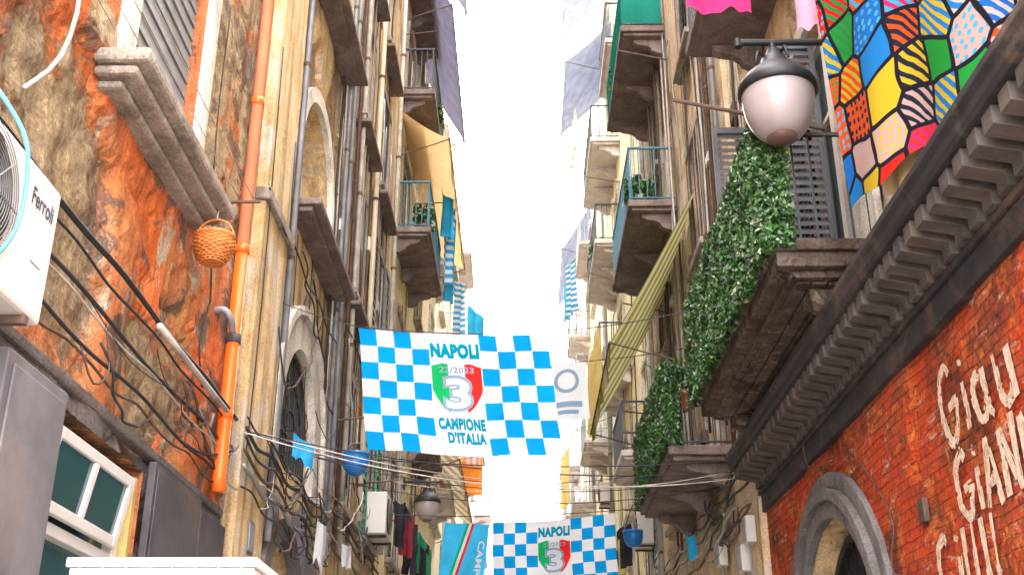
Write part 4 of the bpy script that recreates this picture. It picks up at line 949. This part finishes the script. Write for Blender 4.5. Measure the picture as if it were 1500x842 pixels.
for i,(mt,l) in enumerate((('fdark','black shirt hanging on line'),('fyellow','yellow shirt hanging on line'),('fdark','dark shirt hanging on line'),('fsky','light blue shirt hanging on line'))):
    garment((1.92,20.9+.8*i,5.78),(.4,-1,0),mt,l,TEE,'shirt',i*3+1)

# ------------------------------------------------------------------ flags
def flag(P00,w,h,skewx,tilt,label,seed,phase=0,yaw=0):
    P00=Vector(P00)
    def F(u,v,off=0):
        x=u*w+skewx*v+.012*math.sin(v*5+seed); z=-v*h+tilt*u-.035*math.sin(math.pi*u)*(1-.5*v)+.008*math.sin(u*9+seed)*v
        y=.03*math.sin(u*10+phase+v*2.2)*(.3+.7*v)+.014*math.sin(u*25+v*5+seed)*(.4+.6*v)+.012*math.sin(v*13+u*4)+yaw*u
        return (P00.x+x,P00.y+y-off,P00.z+z)
    b=B()
    U=[.365*i/16 for i in range(17)]+[.365+.27*i/12 for i in range(1,12)]+[.635+.365*i/16 for i in range(17)]; V=[i/35 for i in range(36)]
    for v in V:
        for u in U: b.v.append(F(u,v))
    n=len(U)
    for j in range(35):
        for i in range(n-1):
            uc=(U[i]+U[i+1])/2; vr=int((V[j]+V[j+1])/2*7); m=0
            if uc<.365: m=1 if (int(uc/.09125)+vr)%2==0 else 0
            elif uc>.635: m=1 if (int((uc-.635)/.09125)+vr)%2==0 else 0
            b.f.append((j*n+i,j*n+i+1,(j+1)*n+i+1,(j+1)*n+i)); b.m.append(m)
    def T_(s,u0,u1,v0,v1,m,off,bold=.03,sp=1.0):
        bm=text_bm(s,bold,sp); fit(bm,u0,u1,-v1,-v0); put(b,bm,lambda x,y:F(x,-y,off),m,.02)
    T_('NAPOLI',.372,.628,.085,.215,2,.006,.07,1.12)
    cu,hw,vt=.5,.13,.27
    N_=24
    def bot(t): return .275+.4-.2*abs(t)**2.4
    def top(t): return vt+.012*math.cos(t*math.pi*2)
    for i in range(N_):
        t0=-1+2*i/N_;t1=-1+2*(i+1)/N_; m=3 if i<8 else (0 if i<16 else 4)
        for k in range(8):
            q=lambda t,s:F(cu+hw*t,top(t)+(bot(t)-top(t))*s,.005)
            b.quad(q(t0,k/8),q(t1,k/8),q(t1,(k+1)/8),q(t0,(k+1)/8),m)
    T_('22/2023',cu-.09,cu+.09,.285,.335,5,.009,.025,1.1)
    T_('3',cu-.08,cu+.08,.35,.655,5,.008,.08)
    T_('3',cu-.064,cu+.064,.375,.632,0,.011,.03)
    T_('CAMPIONE',.385,.625,.705,.8,2,.006,.06,1.1); T_("D'ITALIA",.425,.62,.815,.905,2,.006,.06,1.1)
    mk('football_flag',b,['fwhite','fazure','fteal','fgreen','fred','fgrey'],smooth=True,label=label,cat='flag',group='championship flags',recalc=False)
flag((-1.65,10.6,5.72),1.9,1.26,.17,-.08,'blue and white chequered flag with tricolour shield on cable',1.0)
span((-2.5,10.6,6.02),(-1.65,10.6,5.73),.02,.005,'cable','thin cord tying flag to wall','flag_cord','cord','flag cords')
span((-1.65,10.6,5.73),(.25,10.6,5.66),.04,.006,'cable','thin cord along flag top edge','flag_cord','cord','flag cords')
span((.25,10.6,5.66),(1.78,10.8,5.98),.03,.005,'cable','thin cord tying flag to balcony','flag_cord','cord','flag cords')
flag((-.46,17.7,5.2),1.92,1.25,.05,.14,'smaller looking chequered flag with tricolour shield on cable',2.3,1.5)
span((-2.5,17.7,5.35),(2.62,17.7,5.5),.12,.007,'cable','dark cord carrying flags across alley','flag_cord','cord','flag cords')
b=B(); P0=Vector((-1.2,17.6,5.18))
def FB(u,v,off=0): return (P0.x+u*.7-.12*v,P0.y-off+.04*math.sin(u*7+v*3)+.02*math.sin(v*9),P0.z-v*1.25-.04*u)
for j in range(25):
    for i in range(15): b.v.append(FB(i/14,j/24))
for j in range(24):
    for i in range(14): a=j*15+i; b.f.append((a,a+1,a+16,a+15)); b.m.append(0)
for k,m in enumerate((1,2,3)):
    put(b,poly_bm([(.5+.06*k,-.0),(.56+.06*k,-.0),(.16+.06*k,-.99),(.1+.06*k,-.99)]),lambda x,y:FB(x,-y,.006),m,.08)
bm=text_bm('CAMPIONI',.02); 
for v in bm.verts: v.co.x,v.co.y=v.co.y,-v.co.x
fit(bm,.76,.9,-.95,-.2)
for v in bm.verts: v.co.x+=.25*(v.co.y+.2)*.4+.04
put(b,bm,lambda x,y:FB(1.0*x,-y,.006),2,.08)
mk('blue_banner',b,['fbanner','fgreen','fwhite','fred'],smooth=True,label='sky blue banner with tricolour stripes and white letters',cat='banner',recalc=False)
b=B(); P1=Vector((.36,16,7.2))
def FW(u,v,off=0): return (P1.x+u*.62+.03*v,P1.y-off+.03*math.sin(u*7+v*2),P1.z-v*.88+.06*u)
for j in range(17):
    for i in range(15): b.v.append(FW(i/14,j/16))
for j in range(16):
    for i in range(14): a=j*15+i; b.f.append((a,a+1,a+16,a+15)); b.m.append(0)
for k in range(28):
    a0=2*math.pi*k/28;a1=2*math.pi*(k+1)/28; q=lambda r,a:FW(.5+r*math.cos(a)*1.2,.32+r*math.sin(a)*.85,.005)
    b.quad(q(.18,a0),q(.25,a0),q(.25,a1),q(.18,a1),1)
for (u0,u1,v0,v1) in ((.15,.85,.68,.78),(.25,.75,.83,.9)):
    put(b,poly_bm([(u0,-v0),(u1,-v0),(u1,-v1),(u0,-v1)]),lambda x,y:FW(x,-y,.005),1,.1)
mk('white_banner',b,['fwhite','fgrey'],smooth=True,label='small white banner with pale blue ring emblem',cat='banner',recalc=False)
span((-2.5,16,7.5),(2.62,16,7.5),.27,.006,'cable','thin cord with white banner','flag_cord','cord','flag cords')

for p0,p1,s in (((-2.4,9.6,4.35),(2.6,12.6,4.75),.2),((-2.4,10.2,4.5),(2.6,12.7,4.7),.28),((-2.4,11,4.55),(2.6,12.5,4.85),.12),((-2.4,9.2,4.25),(2.55,13.2,4.9),.35),
    ((-2.4,13,5.0),(2.6,13.4,4.9),.3),((-2.4,15.5,5.3),(2.6,14.5,5.0),.25),((-2.4,19,6.2),(2.6,20,6.6),.3),((-2.4,22,7),(2.6,24,7),.3),((-2.4,25,8),(2.6,23,8.8),.25),((-2.4,12.5,4.9),(2.6,19,6.4),.3)):
    span(p0,p1,s,.006,'cable' if R(0,1)<.8 else 'cablew','thin overhead cable strung between facades')
cloth('plastic_bag',(-2.2,10.55,4.62),(-2.0,10.6,4.5),.22,'fsky','torn light blue plastic bag caught on cables','plastic bag',amp=.04,folds=1,nx=10,ny=8,ragged=.6,seed=3,group='plastic scraps on cables')
cloth('plastic_bag',(-2.28,12.6,4.2),(-2.2,12.75,4.15),.5,'fwhite','white plastic strip tied to cables','plastic bag',amp=.03,folds=1,nx=8,ny=10,ragged=.4,seed=4,group='plastic scraps on cables')
cloth('plastic_bag',(-2.3,14.6,4.3),(-2.2,14.75,4.3),.3,'fwhite','white plastic scrap tied to cables','plastic bag',amp=.03,folds=1,nx=8,ny=8,ragged=.4,seed=5,group='plastic scraps on cables')
cloth('plastic_bag',(2.3,15,4.5),(2.2,15.2,4.5),.3,'fsky','light blue plastic scrap on cables','plastic bag',amp=.03,folds=1,nx=8,ny=8,ragged=.4,seed=6,group='plastic scraps on cables')

def pot_plant(x,y,z,label,spiky=False):
    T=thing('potted_plant',(x,y,z),label,'potted plant','potted plants on balconies')
    b=B(); b.lathe((x,y,z),[(0,0),(.09,0),(.13,.2),(.15,.2),(.15,.24),(.12,.24),(.1,.1)],18); mk('pot',b,'soil',T,smooth=True)
    b=B()
    if spiky:
        for i in range(34):
            a=R(0,6.28);e=R(.6,1.5);L=R(.4,.8); d=Vector((math.cos(a)*math.cos(e),math.sin(a)*math.cos(e),math.sin(e))); s_=d.cross(Vector((0,0,1))).normalized()*.018; p=Vector((x,y,z+.22))
            b.add([p-s_,p+s_,p+d*L*.6+s_*.8,p+d*L-Vector((0,0,.08)),p+d*L*.6-s_*.8],[(0,1,2,3,4)])
    else: leaves(b,x-.22,x+.22,y-.22,y+.22,z+.2,z+.65,300,.04,.08)
    mk('foliage',b,'hedge',T,recalc=False)
pot_plant(2.05,13.9,5.84,'spiky plant in terracotta pot on balcony',True)
pot_plant(-1.95,20.5,11.53,'leafy plant in terracotta pot on balcony'); pot_plant(2.05,17.4,10.48,'leafy plant in terracotta pot on balcony'); pot_plant(2.1,27.6,14.13,'leafy plant in terracotta pot on balcony'); pot_plant(-1.95,21.6,14.73,'leafy plant in terracotta pot on balcony')
pot_plant(2.05,19.2,14.03,'leafy plant in terracotta pot behind netting')
def chair(x,y,z,label):
    T=thing('plastic_chair',(x,y,z),label,'chair','plastic chairs on balconies')
    b=B(); b.box(x-.2,x+.2,y-.2,y+.2,z+.42,z+.45); mk('seat',b,'teal',T,bevel=.01)
    b=B(); 
    for i in range(5): b.box(x-.19+.085*i,x-.15+.085*i,y+.17,y+.2,z+.452,z+.85)
    b.box(x-.2,x+.2,y+.165,y+.205,z+.852,z+.9); mk('backrest',b,'teal',T,bevel=.008)
    for sx in (-.18,.15):
        for sy in (-.19,.16): b=B(); b.box(x+sx,x+sx+.03,y+sy,y+sy+.03,z,z+.418); mk('leg',b,'teal',T)
chair(-2.15,21.3,11.53,'turquoise plastic chair on iron balcony')
chair(2.2,18.2,10.48,'turquoise plastic chair on wide balcony')

def crate(x0,x1,y0,y1,z,h):
    b=B(); t=.012
    b.box(x0+.01,x1-.01,y0+.01,y0+.01+t,z,z+h-.03);b.box(x0+.01,x1-.01,y1-.01-t,y1-.01,z,z+h-.03)
    b.box(x0+.01,x0+.01+t,y0+.023,y1-.023,z,z+h-.03);b.box(x1-.01-t,x1-.01,y0+.023,y1-.023,z,z+h-.03); b.box(x0+.023,x1-.023,y0+.023,y1-.023,z,z+.012)
    b.box(x0,x1,y0,y0+.035,z+h-.028,z+h);b.box(x0,x1,y1-.035,y1,z+h-.028,z+h);b.box(x0,x0+.035,y0+.036,y1-.036,z+h-.028,z+h);b.box(x1-.035,x1,y0+.036,y1-.036,z+h-.028,z+h)
    for i in range(8):
        xx=x0+.04+(x1-x0-.09)*i/7; b.box(xx,xx+.008,y0,y0+.0095,z+.02,z+h-.03)
    return b
for i in range(7):
    mk('plastic_crate',crate(-1.38,-.8,3.45,3.85,.01+.313*i,.31),'acwhite',bevel=.004,label='white plastic crate in a tall stack',cat='crate',group='stacked white crates')

# ------------------------------------------------------------------ light, sky, camera
elev=math.radians(62); az=math.radians(28)
wld=bpy.data.worlds.new('World'); scene.world=wld; wld.use_nodes=True; nt=wld.node_tree
bg=nt.nodes['Background']; sky=nt.nodes.new('ShaderNodeTexSky'); sky.sky_type='NISHITA'; sky.sun_disc=False
sky.sun_elevation=elev; sky.sun_rotation=az; sky.dust_density=4; sky.air_density=1.2
tc=nt.nodes.new('ShaderNodeTexCoord'); n=nt.nodes.new('ShaderNodeTexNoise'); n.inputs['Scale'].default_value=2.2; n.inputs['Detail'].default_value=6
nt.links.new(tc.outputs['Generated'],n.inputs['Vector'])
f=ramp(nt,n.outputs['Fac'],[(.2,.85),(.7,1.0)])
cl=mix(nt,f,sky.outputs[0],(124.,119.,119.))
nt.links.new(cl,bg.inputs['Color']); bg.inputs['Strength'].default_value=.15
sd=bpy.data.lights.new('sun','SUN'); sd.energy=5; sd.angle=math.radians(4); sd.color=(1,.93,.82)
so=bpy.data.objects.new('sun',sd); COL.objects.link(so); so.location=(5,20,40)
dirv=Vector((math.sin(az)*math.cos(elev),math.cos(az)*math.cos(elev),math.sin(elev)))
so.rotation_euler=(-dirv).to_track_quat('-Z','Y').to_euler()
cam=bpy.data.cameras.new('camera'); co=bpy.data.objects.new('camera',cam); COL.objects.link(co)
cam.sensor_width=36; cam.lens=39.6; cam.clip_end=1000; co.location=(0,0,1.6)
co.rotation_euler=(math.radians(90+23.25),0,math.radians(.48)); scene.camera=co
